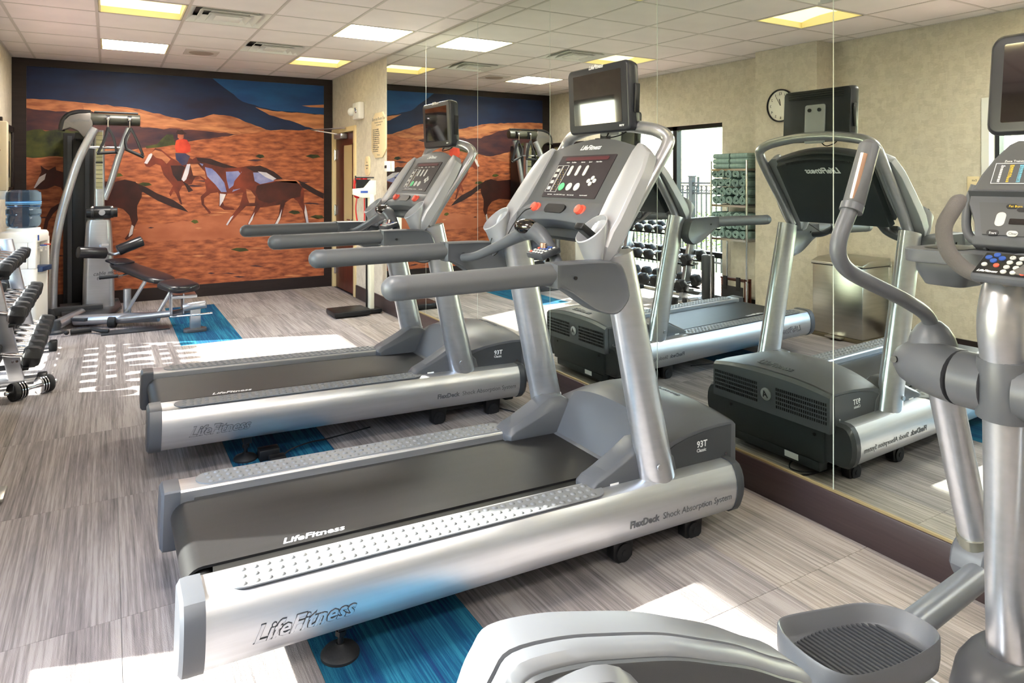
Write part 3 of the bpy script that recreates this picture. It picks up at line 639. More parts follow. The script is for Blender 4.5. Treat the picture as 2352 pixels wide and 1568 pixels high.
    # silver console arms with open cup cradle
    for s in (-1, 1):
        def face(w0, w1, u, n): return cp_(s * w0, u, n), cp_(s * w1, u, n)
        rings = []
        for u, wi, wo, n0, n1 in ((LEN + .01, .292, .325, .002, -.045), (LEN - .03, .290, .385, .008, -.045), (.24, .290, .408, .010, -.045), (.12, .292, .418, .014, -.045), (.02, .30, .425, .016, -.045), (-.03, .31, .425, .020, -.045), (-.09, .315, .422, .012, -.045), (-.135, .33, .405, -.01, -.042)):
            rings.append([cp_(s * wi, u, n0), cp_(s * (wi + wo) / 2, u, n0 + .006), cp_(s * (wo - .008), u, n0), cp_(s * wo, u, n0 - .012), cp_(s * wo, u, n1), cp_(s * wi, u, n1)])
        ar = obj('console_arm', MB().loft(rings), M_silp, t, bevel=.0025, ang=22)
        # cradle: slanted open oval cup
        cx = s * .362; out = []; inn = []; prf = []
        def ring(u, n, ru, rw, tilt=0): return [cp_(cx + rw * math.cos(2 * math.pi * k / 24), u + ru * math.sin(2 * math.pi * k / 24), n + tilt * math.sin(2 * math.pi * k / 24)) for k in range(24)]
        obj('cup_cradle', MB().loft([ring(-.145, -.035, .012, .034), ring(-.135, -.01, .03, .050), ring(-.10, .015, .055, .060), ring(-.06, .045, .068, .063, -.015), ring(-.05, .060, .072, .062, -.02), ring(-.05, .062, .067, .057, -.02), ring(-.055, .02, .052, .050), ring(-.065, -.01, .035, .042)]), M_silp, ar, ang=50)
    # bent handle tube around the console and below the screen
    hp = []
    for X, z, yy in ((1.60, 1.17, .355), (1.68, 1.30, .358), (1.80, 1.47, .362), (1.872, 1.575, .362), (1.885, 1.612, .345), (1.878, 1.637, .30), (1.872, 1.652, .235), (1.868, 1.668, .12), (1.866, 1.672, 0)):
        x_, z_ = L(X, z); hp.append((x_, yy, z_))
    hp = hp + [(p[0], -p[1], p[2]) for p in hp[-2::-1]]
    obj('handle_tube', MB().tube(hp, .0265, 14, smooth=5), M_silv, t)
    # screen unit
    tx, tz = L(1.835, 1.785)
    tv = obj('screen_housing', MB(), M_dkg, t)
    bm_ = MB(); hw, hh = .214, .142
    out_ = rrect(-hw, hw, -hh, hh, .022, 5)
    def tvp(p, d): return (tx + d - .075 * p[1] + .0, p[0], tz + p[1] + (.014 * (1 - (p[0] / hw) ** 2) if p[1] > 0 else -.004 * (1 - (p[0] / hw) ** 2)))
    bm_.loft([[tvp((p[0] * .97, p[1] * .96), -.034) for p in out_], [tvp(p, -.026) for p in out_], [tvp(p, .0) for p in out_], [tvp((p[0] * .96, p[1] * .96), .028) for p in out_]])
    bpy.data.objects.remove(tv); tv = obj('screen_housing', bm_, M_dkg if False else mat('navy_black_plastic', (34, 36, 43), .38), t, bevel=.003)
    obj('screen', MB().loft([[tvp(p, d) for p in rrect(-.168, .168, -.103, .108, .003, 2)] for d in (-.033, -.0352)]), M_scr, tv)
    text('screen_logo', 'LifeFitness', .024, M_ink, basis(tvp((.05, .119), -.0352), (0, -1, 0), (0, 0, 1)), tv, .35, .0004, .0005)
    text('screen_print', 'HDTV', .011, M_ink, basis(tvp((-.15, -.122), -.0352), (0, -1, 0), (0, 0, 1)), tv, 0, .0004, .0003)
    for k in range(4): obj('housing_vent', MB().box(tx + .026, tx + .0285, -.17, .17, tz + .095 + k * .012, tz + .099 + k * .012), M_black, tv)
    obj('control_strip', MB().box(tx - .005, tx + .02, -.222, -.213, tz - .07, tz + .05), M_black, tv, bevel=.003)
    br = obj('screen_bracket', MB().loft([[(tx + dd - .075 * b, a, tz + b) for a, b in rrect(-.062, .062, -.15, .06, .012)] for dd in (.027, .036)]).prism([(-.058, -.09), (0, -.06), (.058, -.09), (.03, -.14), (-.03, -.14)], 'x', tx + .03, tx + .045), M_silp, tv, bevel=.003)
    for s in (-1, 1): obj('bracket_knob', MB().cyl((tx + .028, s * .03, tz + .03), (tx + .041, s * .03, tz + .03), .010), M_black, br)
    obj('screen_cable', MB().tube([(tx + .02, -.02, tz - .14), (tx + .0, -.04, tz - .165), (tx + .02, -.1, tz - .155), (tx + .03, -.13, tz - .14)], .003, 6, smooth=4), M_black, tv)
    # hand rails
    for s in (-1, 1):
        y_ = s * .434; a_ = Vector((*[L(.727, 1.122)[0]], y_, L(.727, 1.122)[1])); b_ = Vector((L(1.283, 1.124)[0], y_, L(1.283, 1.124)[1]))
        hr = obj('hand_rail', MB().tube([a_ + Vector((.025, 0, 0)), b_], .0375, 20), M_gray2, t)
        obj('rail_cap', MB().tube([a_ - Vector((.037, 0, 0)), a_ - Vector((.034, 0, 0)), a_ - Vector((.024, 0, 0)), a_ - Vector((.010, 0, 0)), a_ + Vector((.026, 0, 0))], [.008, .018, .030, .0375, .0385], 20), M_gray, hr)
        pl = LP([(1.276, 1.163), (1.33, 1.162), (1.45, 1.160), (1.545, 1.150), (1.58, 1.11), (1.60, 1.03), (1.57, .985), (1.53, .968), (1.46, .985), (1.40, 1.02), (1.34, 1.06), (1.29, 1.083), (1.276, 1.085)])
        m0 = [(p.x, p.y) for p in cr([(*q_, 0) for q_ in pl + pl[:1]], 3)[:-1]]; cxx = sum(p[0] for p in pl) / len(pl); czz = sum(p[1] for p in pl) / len(pl)
        def shr(k): return [(cxx + (p[0] - cxx) * k, czz + (p[1] - czz) * k) for p in m0]
        obj('rail_bracket', MB().loft([[(p[0], y_ - .032, p[1]) for p in shr(.86)], [(p[0], y_ - .038, p[1]) for p in shr(.94)], [(p[0], y_ - .03, p[1]) for p in shr(1)], [(p[0], y_ + .03, p[1]) for p in shr(1)], [(p[0], y_ + .038, p[1]) for p in shr(.9)]]), M_gray, t, ang=50)
        obj('bracket_plug', MB().cyl((L(1.36, 1.11)[0], y_ - .033, L(1.36, 1.11)[1]), (L(1.36, 1.11)[0], y_ - .0392, L(1.36, 1.11)[1]), .006), M_black, t)
    # cross bar with pulse contacts and central pod
    cb = [(1.352, 1.095, .385), (1.375, 1.11, .30), (1.42, 1.165, .17), (1.455, 1.215, .06), (1.462, 1.235, 0), (1.462, 1.232, -.06), (1.462, 1.20, -.12), (1.47, 1.15, -.17), (1.44, 1.11, -.26), (1.38, 1.095, -.385)]
    cbp = [(L(X, z)[0], yy, L(X, z)[1]) for X, z, yy in cb]
    bar = obj('pulse_bar', MB().tube(cbp, [.018, .019, .021, .03, .038, .036, .03, .022, .018, .018], 14, smooth=5), M_gray, t)
    c_ = Vector((L(1.455, 1.245)[0], 0, L(1.455, 1.245)[1]))
    obj('pod_cover', MB().ball(c_ + Vector((-.008, 0, .008)), (.045, .062, .032), 20, 10), M_chrome if False else mat('dark_chrome', (96, 92, 90), .12, 1), bar)
    obj('pulse_contact', MB().box(L(1.458, 1.2)[0] - .031, L(1.458, 1.2)[0] - .022, -.17, -.135, L(1.458, 1.155)[1] - .01, L(1.458, 1.2)[1]), M_copper, bar, bevel=.003)
    kx, kz = L(1.425, 1.165); km = Matrix.Rotation(R(-18), 4, 'Y')
    kp = obj('remote_keypad', MB().box(-.045, .045, -.055, .055, -.012, .012).xf(Matrix.Translation((kx, -.165, kz)) @ km), M_dkg, t, bevel=.006)
    for i in range(4):
        for j in range(5):
            m_ = M_bluep if (i > 1 and j in (1, 2, 3)) else (M_redb if (i, j) in ((0, 4), (2, 4)) else M_btn)
            obj('key', MB().lathe([(.0062, 0), (.0055, .003)], (0, 0, .0115), n=10).xf(Matrix.Translation((kx, -.165, kz)) @ km @ Matrix.Translation((-.03 + i * .019, -.038 + j * .019, 0))), m_, kp)
    # safety cord
    obj('safety_cord', MB().tube([cp_(.165, .035, .03), cp_(.18, .0, .05), cp_(.185, -.08, .06), cp_(.20, -.18, .05), cp_(.25, -.22, .04), cp_(.33, -.16, .04), cp_(.36, -.11, .03)], .0022, 6, smooth=5), M_black, t)
    # under-frame, levelling feet, front wheels
    uf = MB()
    for s in (-1, 1): uf.box(.35, 2.0, s * .27 - .025, s * .27 + .025, .10, .16)
    uf.box(.40, .50, -.29, .29, .10, .15); obj('under_frame', uf, M_black, t)
    for s in (-1, 1):
        yy = s * .30
        ft = obj('levelling_foot', MB().lathe([(.058, -.016), (.058, -.008), (.05, .002), (.018, .014), (.012, .02)], (.455, yy, 0), n=28), M_rub, t)
        obj('foot_stem', MB().cyl((.455, yy, .015), (.455, yy, .135), .009).cyl((.455, yy, .045), (.455, yy, .06), .017, n=6).box(.44, .48, yy - .025, yy + .03, .07, .14), M_black, ft)
    for s in (-1, 1):
        for xx in (1.517, 1.88):
            b = obj('wheel_block', MB().prism([(xx - .05, .13), (xx + .05, .13), (xx + .045, .03), (xx + .02, .012), (xx - .02, .012), (xx - .045, .03)], 'y', s * .30, s * .345), M_black, t, bevel=.004)
            obj('wheel', MB().cyl((xx, s * .29, .052), (xx, s * .352, .052), .034, n=20).cyl((xx, s * .29, .052), (xx, s * .3555, .052), .012), M_rub, b)
    obj('incline_arm', MB().box(1.50, 1.95, -.29, .29, .07, .11), M_black, t)
    return t
tm1 = treadmill('treadmill', 'nearest grey and silver treadmill, its rear end lit by the sun in the foreground', (.15, 2.395, .03))
tm2 = copy_tree(tm1); tm2.location = (.15, 4.10, .03)
tm2['label'] = 'farther grey and silver treadmill standing behind the nearest one, in shade'
rc = thing('remote_control', 'black remote control standing in the cup cradle of the nearest treadmill', 'remote', (1.560, 2.045, 1.205), (0, R(-56), R(6)))
obj('case', MB().box(-.012, .012, -.022, .022, -.02, .135), M_black, rc, bevel=.005)
obj('key_face', MB().box(-.0128, -.0118, -.015, .015, .01, .12), M_dkg, rc)
#@@PART3
# ---------------------------------------------------------------- elliptical trainer (right foreground)
el = wthing('elliptical_trainer', 'grey and silver elliptical trainer cut off at the right edge, in front of the treadmills', 'elliptical', (1.3, .80, 0))
HP = [(.36, .10), (.365, .45), (.395, .70), (.412, .765), (.432, .80), (.459, .822), (.54, .812), (.625, .788), (.72, .757), (.80, .722), (.89, .680), (.967, .635), (1.03, .60), (1.06, .565), (1.075, .45), (1.05, .10)]
HP = [(p.x, p.y) for p in cr([(*p, 0) for p in HP], 4)]
def hpk(k, dz=0): cx, cz = .72, .42; return [(cx + (p[0] - cx) * k, cz + (p[1] - cz) * k + dz) for p in HP]
def hring(y, k): return [(p[0], y, p[1]) for p in hpk(k)]
obj('rear_housing', MB().loft([hring(.892, .90), hring(.868, .985), hring(.8625, 1.0), hring(.803, 1.0)]), mat('housing_grey', (96, 99, 105), .42), el, bevel=.002, ang=30)
obj('housing_seam', MB().loft([hring(.8035, .985), hring(.797, .985)]), M_black, el)
obj('rear_housing', MB().loft([hring(.7965, 1.0), hring(.778, .99), hring(.768, .965), hring(.766, .955)]), mat('housing_grey', (96, 99, 105), .42), el, bevel=.002, ang=30)
obj('side_cover', MB().loft([hring(.767, .954), hring(.758, .95), hring(.755, .93)]), M_dkg, el, ang=30)
obj('crank_cover', MB().loft([[(p[0], yy, p[1]) for p in rrect(.30 - g_, .665 + g_, .16, .795 + g_, .13, 8)] for yy, g_ in ((.756, 0), (.735, -.008), (.725, -.03))]), mat('housing_grey', (96, 99, 105), .42), el, ang=40)
# mast
mast = cr([(1.80, .80, .10), (1.785, .80, .45), (1.772, .80, .95), (1.755, .80, 1.10), (1.768, .80, 1.17), (1.80, .80, 1.215), (1.87, .80, 1.235)], 6)
obj('mast', MB().tube(mast, [.042, .043, .044, .047, .047, .045, .038], 26), M_silv, el)
obj('mast_shroud', MB().loft([[(1.79 + (a - .0) * k, .815 + b * k2, z) for a, b in [(.27 * math.cos(R(q)) * (.55 if math.cos(R(q)) < 0 else 1), .115 * math.sin(R(q))) for q in range(0, 360, 15)]] for k, k2, z in ((1.1, .85, .06), (1.08, .84, .16), (1.0, .78, .26), (.85, .70, .315), (.6, .56, .342), (.3, .4, .35))]), M_gray, el, ang=50)
obj('clamp_sleeve', MB().tube([(1.778, .80, .895), (1.775, .80, 1.035)], [.060, .056], 26), M_gray, el, bevel=.004)
for s in (1, -1):
    Y = lambda v: .80 + s * (v - .80)
    pv = obj('pivot_tube', MB().tube([(1.785, Y(.83), .962), (1.79, Y(.902), .962)], [.067, .067], 24), M_gray, el)
    obj('pivot_knuckle', MB().tube([(1.792, Y(.905), .962), (1.802, Y(.95), .963), (1.812, Y(1.0), .966), (1.82, Y(1.045), .968), (1.825, Y(1.07), .970), (1.827, Y(1.082), .97)], [.068, .068, .066, .054, .036, .012], 24), M_gray, el)
    for a, b, c in ((1.765, 1.055, .985), (1.75, .955, .975)): obj('bolt_hole', MB().cyl((a + .012, Y(b), c - .01), (a - .006, Y(b), c - .008), .0085), M_black, pv)
    ph = 0 if s == 1 else .10; lx = 0 if s == 1 else -.36; lz = 0 if s == 1 else -.13         # the near side is half a stride away
    arm = wp = None
    dome = MB().ball((1.842, Y(1.0), .985), (.062, .062, .098), 22, 10)
    obj('arm_socket', dome, M_gray, el)
    A_ = [(1.845, 1.0, 1.03), (1.835, 1.0, 1.07), (1.80, 1.0, 1.105), (1.70, 1.0, 1.15), (1.58, 1.0, 1.195), (1.49, 1.0, 1.232), (1.452, 1.0, 1.265), (1.45, 1.0, 1.305), (1.475, 1.0, 1.35), (1.51, 1.0, 1.40)]
    def sw(p): return (p[0] + (p[2] - .965) * ph * 3, Y(p[1]), p[2])
    am = obj('handle_arm', MB().tube([sw(p) for p in A_], .0185, 14, smooth=4), M_gray, el)
    gp = obj('arm_grip', MB().tube([sw(p) for p in [(1.500, 1.0, 1.382), (1.507, 1.0, 1.392), (1.535, 1.0, 1.455), (1.567, 1.0, 1.527), (1.573, 1.0, 1.536)]], [.016, .0245, .024, .0235, .015], 18), M_gray2, el)
    obj('grip_collar', MB().tube([sw(p) for p in [(1.495, 1.0, 1.372), (1.503, 1.0, 1.388)]], .0262, 18), M_gray, gp)
    c0, c1 = Vector(sw((1.497, 1.0, 1.398))), Vector(sw((1.541, 1.0, 1.505)))
    obj('pulse_contact', MB().tube([c0, c1], .0105, 10, 1.5, up=(0, 1, 0)).xf(Matrix.Translation((.003, -.006 * s, 0))), M_copper, gp)
    lk = obj('lower_link', MB().tube([(1.885, Y(1.0), .93), (2.055 + lx, Y(1.0), .46)], [.040, .041], 22), M_silv, el)
    obj('link_sleeve', MB().tube([(2.045 + lx, Y(1.0), .475), (2.066 + lx, Y(1.0), .42)], [.0435, .046], 22), mat('aged_clear_sleeve', (120, 118, 108), .2, .4), el)
    kn = [(p.x, p.y) for p in cr([(*q_, 0) for q_ in [(-.075, .0), (-.06, .045), (-.02, .07), (.03, .075), (.07, .05), (.105, .0), (.13, -.07), (.125, -.10), (.09, -.085), (.04, -.03), (.015, -.022), (-.015, -.035), (-.03, -.045), (-.055, -.035), (-.075, .0)]], 4)[:-1]]
    obj('knuckle_cover', MB().loft([[(2.075 + lx + p[0] * k, Y(yy), .385 + p[1] * k) for p in kn] for yy, k in ((1.045, .9), (1.038, 1), (.962, 1), (.952, .9))]), M_gray, el, bevel=.006)
    obj('joint_pin', MB().cyl((2.06 + lx, Y(1.035), .375), (2.06 + lx, Y(.93), .375), .026), M_silv, el)
    pl_ = MB().tube([(2.05 + lx, Y(.975), .378), (1.58 + lx, Y(.955), .355), (1.30 + lx, Y(.935), .352 + lz), (1.10 + lx, Y(.915), .40 + lz * 2)], [.034, .034, .033, .032], 18, smooth=3)
    obj('pedal_lever', pl_, mat('grey_painted_tube', (118, 122, 130), .35, .4), el)
    obj('crank_hub', MB().cyl((1.10 + lx, Y(.875), .40 + lz * 2), (1.10 + lx, Y(.95), .40 + lz * 2), .036), M_dkg, el)
    out = [(1.255, 1.005), (1.28, 1.035), (1.32, 1.036), (1.417, 1.008), (1.491, .985), (1.535, .955), (1.562, .91), (1.563, .855), (1.548, .825), (1.511, .810), (1.425, .81), (1.337, .821), (1.268, .842), (1.243, .875), (1.238, .919), (1.243, .965)]
    cxp, cyp = 1.40, .92
    def pr(k, z, kz=0, f=None): return [(cxp + (p[0] - cxp) * k, Y(cyp + (p[1] - cyp) * k), z + (.012 if p[0] < 1.27 else 0) * 0 + kz * (p[0] - 1.4)) for p in out]
    o2 = cr([(*p, 0) for p in out + out[:1]], 3)[:-1]; out = [(p.x, p.y) for p in o2]
    zp = 0 if s == 1 else -.0
    PX = Matrix.Translation((lx, 0, lz)); pd = obj('pedal', MB().loft([pr(.90, .385), pr(.98, .395), pr(1.0, .415), pr(1.0, .458), pr(.985, .463), pr(.955, .460), pr(.90, .425), pr(.84, .418)]).xf(PX), M_gray, el, ang=45)
    rb = MB()
    for i in range(21):
        x = 1.275 + i * .012; h = (.090 - .00018 * (i - 8) ** 2) * (.8 if i < 2 else 1); yc_ = Y(.925 - .0012 * i)
        rb.box(x, x + .0055, yc_ - h, yc_ + h, .417, .4225)
    rb.xf(PX)
    obj('tread_ribs', rb, M_dkg, pd, kind='stuff')
obj('base_beam', MB().tube([(.45, .80, .08), (1.95, .80, .08)], .05, 16).cyl((.5, .45, .06), (.5, 1.15, .06), .04), M_silv, el)
st_ = obj('front_stabiliser', MB().cyl((1.885, .48, .075), (1.885, 1.12, .075), .034), M_silv, el)
for yy in (.48, 1.12): obj('end_foot', MB().cyl((1.885, yy - .02, .055), (1.885, yy + .02, .055), .052), M_rub, st_)
for yy in (.45, 1.15): obj('end_foot', MB().cyl((.5, yy - .02, .052), (.5, yy + .02, .052), .05), M_rub, el)
# tray, console and screen
obj('accessory_tray', MB().loft([[(p[0], p[1], z) for p in rrect(1.80, 2.02, .53, 1.07, .05, 4)] for z in (1.232, 1.238, 1.262, 1.266)]), M_gray, el, bevel=.003)
for s in (1, -1):
    cb_ = obj('cup_holder', MB().loft([[(1.91 + a * k, .80 + s * (.185 + b * k), z) for a, b in rrect(-.075, .075, -.07, .07, .03, 4)] for k, z in ((.72, 1.17), (.95, 1.205), (1, 1.236))]), M_gray, el, bevel=.003)
    obj('cup_well', MB().loft([[(1.91 + a * k, .80 + s * (.185 + b * k), z) for a, b in rrect(-.06, .06, -.05, .05, .02, 4)] for k, z in ((.9, 1.2645), (1, 1.2675))]), M_black, cb_)
CU = Vector((.155, 0, .26)).normalized(); CN = Vector((-CU.z, 0, CU.x)); CO = Vector((1.915, .80, 1.295))
def ep(y, u, n=0): return CO + CU * u + CN * n + Vector((0, y, 0))
shape = [(.135, 0), (.15, .05), (.175, .10), (.178, .135), (.165, .19), (.145, .24), (.118, .285), (.10, .297)]
shp = shape + [(-a, b) for a, b in shape[::-1]]
ec = obj('console', MB().loft([[ep(a * k, .15 + (b - .15) * k, n) for a, b in shp] for k, n in ((.94, -.07), (1, -.05), (1, -.008), (.97, .004))]), M_gray, el, ang=40)
obj('console_face', MB().loft([[ep(a * .93, .205 + (b - .205) * .93, n) for a, b in [p for p in shp if p[1] > .13]] for n in (.003, .0055)]), M_cons, ec)
obj('console_ridge', MB().loft([[ep(.178, .118, -.01), ep(-.178, .118, -.01)], [ep(.172, .128, .022), ep(-.172, .128, .022)], [ep(.172, .142, .006), ep(-.172, .142, .006)]], cap=False, closed=False), M_gray, ec)
obj('key_face', MB().loft([[ep(a * .86, .06 + (b - .06) * .9, n) for a, b in [(.135, .005), (.15, .05), (.168, .108), (-.168, .108), (-.15, .05), (-.135, .005)]] for n in (.003, .007)]), M_cons, ec)
obj('front_lip', MB().loft([[ep(-.135, -.02, -.03), ep(-.135, -.02, .004), ep(-.135, .004, .012), ep(-.135, .004, -.03)], [ep(.135, -.02, -.03), ep(.135, -.02, .004), ep(.135, .004, .012), ep(.135, .004, -.03)]]), M_gray, ec, bevel=.004)
def eplate(nm, a, b, c, d, m, r=.004, n=.0068, par=None): return obj(nm, MB().loft([[ep(p[0], p[1], q) for p in rrect(a, b, c, d, min(r, (b - a) / 2.01, (d - c) / 2.01), 4)] for q in (n, n + .0016)]), m, par or ec)
eplate('rocker_key', .072, .094, .035, .075, M_btn, .01); eplate('round_key', .078, .106, .008, .024, M_black, .008); eplate('round_key', .035, .06, .008, .024, M_btn, .008)
eplate('round_key', .052, .078, .086, .099, M_black, .007); eplate('round_key', .03, .052, .078, .09, M_black, .006); eplate('small_display', -.01, .062, .042, .058, M_scr, .002)
for y_, u_, s_, m_ in ((.10, .012, 'Start', M_ink), (.072, .09, 'Fat Burn', M_yel), (.056, .013, 'Clear', M_ink2)): text('key_legend', s_, .009, m_, basis(ep(y_, u_, .0087), (0, -1, 0), CU), ec, 0, .0002, 0)
eplate('display_window', -.02, .06, .255, .272, M_scr, .002, .0052)
fr = eplate('zone_chart', .05, .132, .160, .222, M_cons, .006, .0052)
rim = MB()
for a, b, c, d in ((.05, .132, .160, .1612), (.05, .132, .2208, .222), (.05, .0512, .16, .222), (.1308, .132, .16, .222)):
    v = [ep(x, u, h) for x in (a, b) for u in (c, d) for h in (.0066, .0075)]; rim.add(v, [(0, 1, 3, 2), (4, 6, 7, 5), (0, 4, 5, 1), (2, 3, 7, 6), (0, 2, 6, 4), (1, 5, 7, 3)])
obj('chart_frame', rim, M_ink, fr)
text('chart_title', 'Zone Training', .0085, M_ink, basis(ep(.113, .225, .0075), (0, -1, 0), CU), fr, 0, .0002, 0)
for i in range(10):
    for k, (yy, m_) in enumerate(((.118, M_ink), (.097, M_yel), (.074, M_cyan))):
        tx_ = [['Age', '65%', '80%'], ['10', '136', '168'], ['20', '130', '160'], ['30', '123', '152'], ['40', '117', '144'], ['50', '110', '136'], ['60', '104', '128'], ['70', '97', '120'], ['80', '91', '112'], ['90', '84', '104']][i][k]
        text('chart_figure', tx_, .0062, m_, basis(ep(yy, .212 - i * .0053, .0072), (0, -1, 0), CU), fr, 0, .0002, .0002)
for s in (1, -1):
    cr_ = MB().tube([(1.92, .80 + s * .10, 1.275), (1.95, .80 + s * .165, 1.30), (1.985, .80 + s * .185, 1.37), (2.0, .80 + s * .172, 1.43)], .012, 10, smooth=5); obj('console_side_loop', cr_, M_gray, el)
for s in (1, -1):
    q = [(1.80, .905, 1.40), (1.785, .908, 1.392), (1.765, .91, 1.372), (1.735, .915, 1.33), (1.722, .898, 1.275), (1.722, .862, 1.238), (1.725, .82, 1.222)]
    obj('fixed_grip', MB().tube([(a, .80 + s * (b - .80), c) for a, b, c in q], [.012, .0185, .0185, .0185, .0185, .0185, .017], 16, smooth=4), mat('brown_grey_foam', (92, 88, 86), .85, bump=.2, bscale=500), el)
ky = Matrix.Translation((1.735, .765, 1.245)) @ Matrix.Rotation(R(-32), 4, 'Y')
ek = obj('keypad', MB().box(-.045, .05, -.075, .075, -.014, .010).xf(ky), M_gray, el, bevel=.01)
kb = obj('keypad_face', MB().box(-.036, .042, -.068, .068, .0095, .0112).xf(ky), M_black, ek, bevel=.001)
for i in range(4):
    for j in range(3): obj('number_key', MB().lathe([(.0065, .011), (.006, .0135)], (0, 0, 0), n=12).xf(ky @ Matrix.Translation((.028 - i * .0175, .008 - j * .019, 0))), M_redb if (i, j) == (3, 2) else M_btn, kb)
for a, b in ((.034, .042), (.012, .042), (.023, .056), (.023, .028)): obj('arrow_key', MB().lathe([(.0075, .011), (.007, .0135)], (0, 0, 0), n=12).xf(ky @ Matrix.Translation((a, b, 0))), M_bluep, kb)
for a, b, m_ in ((-.004, .055, M_btn), (-.004, .03, M_redb)): obj('round_key', MB().lathe([(.0065, .011), (.006, .0135)], (0, 0, 0), n=12).xf(ky @ Matrix.Translation((a, b, 0))), m_, kb)
text('keypad_logo', 'LifeFitness', .010, M_ink, ky @ basis((-.03, .062, .0115), (0, -1, 0), (1, 0, 0)), kb, .35, .0003, .0003)
text('keypad_number', '1 2 3', .008, M_ink2, ky @ basis((.026, .011, .0137), (0, -1, 0), (1, 0, 0)), kb, 0, .0002, 0, wide=1.7)
ty, tz_ = .80, 1.708
def te(p, d): return (2.165 + d + .12 * p[1], ty + p[0], tz_ + p[1] + (.016 * (1 - (p[0] / .2) ** 2) if p[1] > 0 else 0))
oo = rrect(-.205, .205, -.14, .138, .03, 5)
es = obj('screen_housing', MB().loft([[te((p[0] * .955, p[1] * .94), -.036) for p in oo], [te(p, -.022) for p in oo], [te(p, .004) for p in oo], [te((p[0] * .95, p[1] * .95), .035) for p in oo]]), mat('navy_black_plastic', (34, 36, 43), .38), el, bevel=.003)
obj('screen', MB().loft([[te(p, d) for p in rrect(-.165, .165, -.105, .108, .004, 2)] for d in (-.035, -.0372)]), M_scr, es)
obj('screen_stalk', MB().box(2.15, 2.19, .77, .83, 1.50, 1.60), M_silp, el, bevel=.004)
# the near-side arm is out of view beyond the picture edge but is built with the far one above

# ---------------------------------------------------------------- cable machine
cm = wthing('cable_machine', 'tall silver and black dual cable machine against the left of the mural', 'gym machine', (-.1, 8.5, 0))
obj('centre_tower', MB().loft([[(x, y, z) for x, y in rrect(-.09 - w, -.09 + w, 8.46, 8.78, .05, 4)] for w, z in ((.145, .10), (.142, .35), (.13, .7), (.115, .98), (.10, 1.01))]), M_silv, cm, ang=40)
text('tower_print', 'cable motion', .055, M_ink2, basis((-.14, 8.456, .43), (1, 0, .06), (0, 0, 1)), cm, .3, .0005, 0)
text('tower_print', 'technology', .055, M_ink2, basis((-.11, 8.456, .385), (1, 0, .06), (0, 0, 1)), cm, .3, .0005, 0)
obj('slim_mast', MB().loft([[(x, y, z) for x, y in rrect(-.085 - .05, -.085 + .05, 8.55, 8.65, .03, 4)] for z in (1.0, 1.95)]), M_silv, cm, ang=40)
ch = obj('exercise_chart', MB().box(-.115, -.055, 8.543, 8.547, 1.33, 1.93), mat('chart_tan', (150, 145, 110), .5), cm)
for k in range(13): obj('chart_line', MB().box(-.115, -.055, 8.541, 8.5435, 1.35 + k * .045, 1.353 + k * .045), M_black, ch)
obj('chart_heading', MB().box(-.117, -.053, 8.540, 8.5435, 1.60, 1.615), M_black, ch)
obj('pulley_carriage', MB().cyl((-.20, 8.5, 1.085), (.08, 8.5, 1.085), .052, n=24).box(-.14, .02, 8.47, 8.62, 1.02, 1.15), M_black, cm, bevel=.004)
for x in (-.145, .03):
    pw = obj('pulley_wheel', MB().cyl((x - .012, 8.43, 1.085), (x + .012, 8.43, 1.085), .055, n=24), M_rub, cm)
    obj('pulley_bolt', MB().ball((x, 8.42, 1.14), .016), M_chrome, pw)
obj('carriage_badge', MB().lathe([(.03, 0), (.028, .004)], (-.06, 8.446, 1.085), (0, -1, 0)), M_silv, cm)
obj('top_crossbar', MB().cyl((-.19, 8.5, 2.06), (.29, 8.5, 2.06), .06, n=28), mat('olive_black_enamel', (52, 52, 44), .4), cm, bevel=.008)
obj('top_rail', MB().cyl((-.13, 8.5, 2.135), (.27, 8.5, 2.135), .012), M_black, cm)
hd_ = obj('top_hood', MB().prism([(-.41, 1.93), (-.39, 2.03), (-.34, 2.085), (-.26, 2.11), (-.16, 2.12), (-.14, 2.0), (-.17, 1.92), (-.22, 1.86), (-.27, 1.93), (-.34, 1.96)], 'y', 8.44, 8.60), mat('hood_grey', (92, 88, 84), .4, .3), cm, bevel=.01)
obj('hood_trim', MB().tube([(-.415, 8.52, 1.93), (-.395, 8.52, 2.04), (-.34, 8.52, 2.10), (-.26, 8.52, 2.125), (-.16, 8.52, 2.125)], .03, 10, 2.6, up=(0, 0, 1), smooth=4), M_black, cm)
text('hood_logo', 'LifeFitness', .04, M_ink2, basis((-.34, 8.438, 2.02), (1, 0, .05), (0, 0, 1)), cm, .35, .0005, 0)
obj('curved_leg', MB().tube([(-.12, 8.45, 1.96), (-.18, 8.44, 1.84), (-.27, 8.43, 1.62), (-.345, 8.42, 1.35), (-.41, 8.41, 1.08), (-.455, 8.40, .80), (-.475, 8.40, .5), (-.485, 8.40, .12)], .040, 18, smooth=4), M_silv, cm)
obj('right_strut', MB().tube([(.19, 8.5, 1.98), (.10, 8.54, 1.70), (.02, 8.58, 1.40), (-.04, 8.6, 1.22)], .033, 14, smooth=4), M_silv, cm)
obj('guide_bar', MB().cyl((-.20, 8.47, 1.765), (.10, 8.50, 1.765), .014), M_chrome, cm)
wt = obj('weight_tower', MB().box(-.42, -.14, 8.92, 9.20, .05, 1.93), M_black, cm, bevel=.01)
for x in (-.36, -.20): obj('tower_channel', MB().box(x - .02, x + .02, 8.90, 8.925, .1, 1.9), M_dkg, wt)
obj('tower_link', MB().box(-.30, -.20, 8.55, 8.95, 1.85, 1.92).box(-.25, -.15, 8.6, 8.95, .05, .12), M_black, cm)
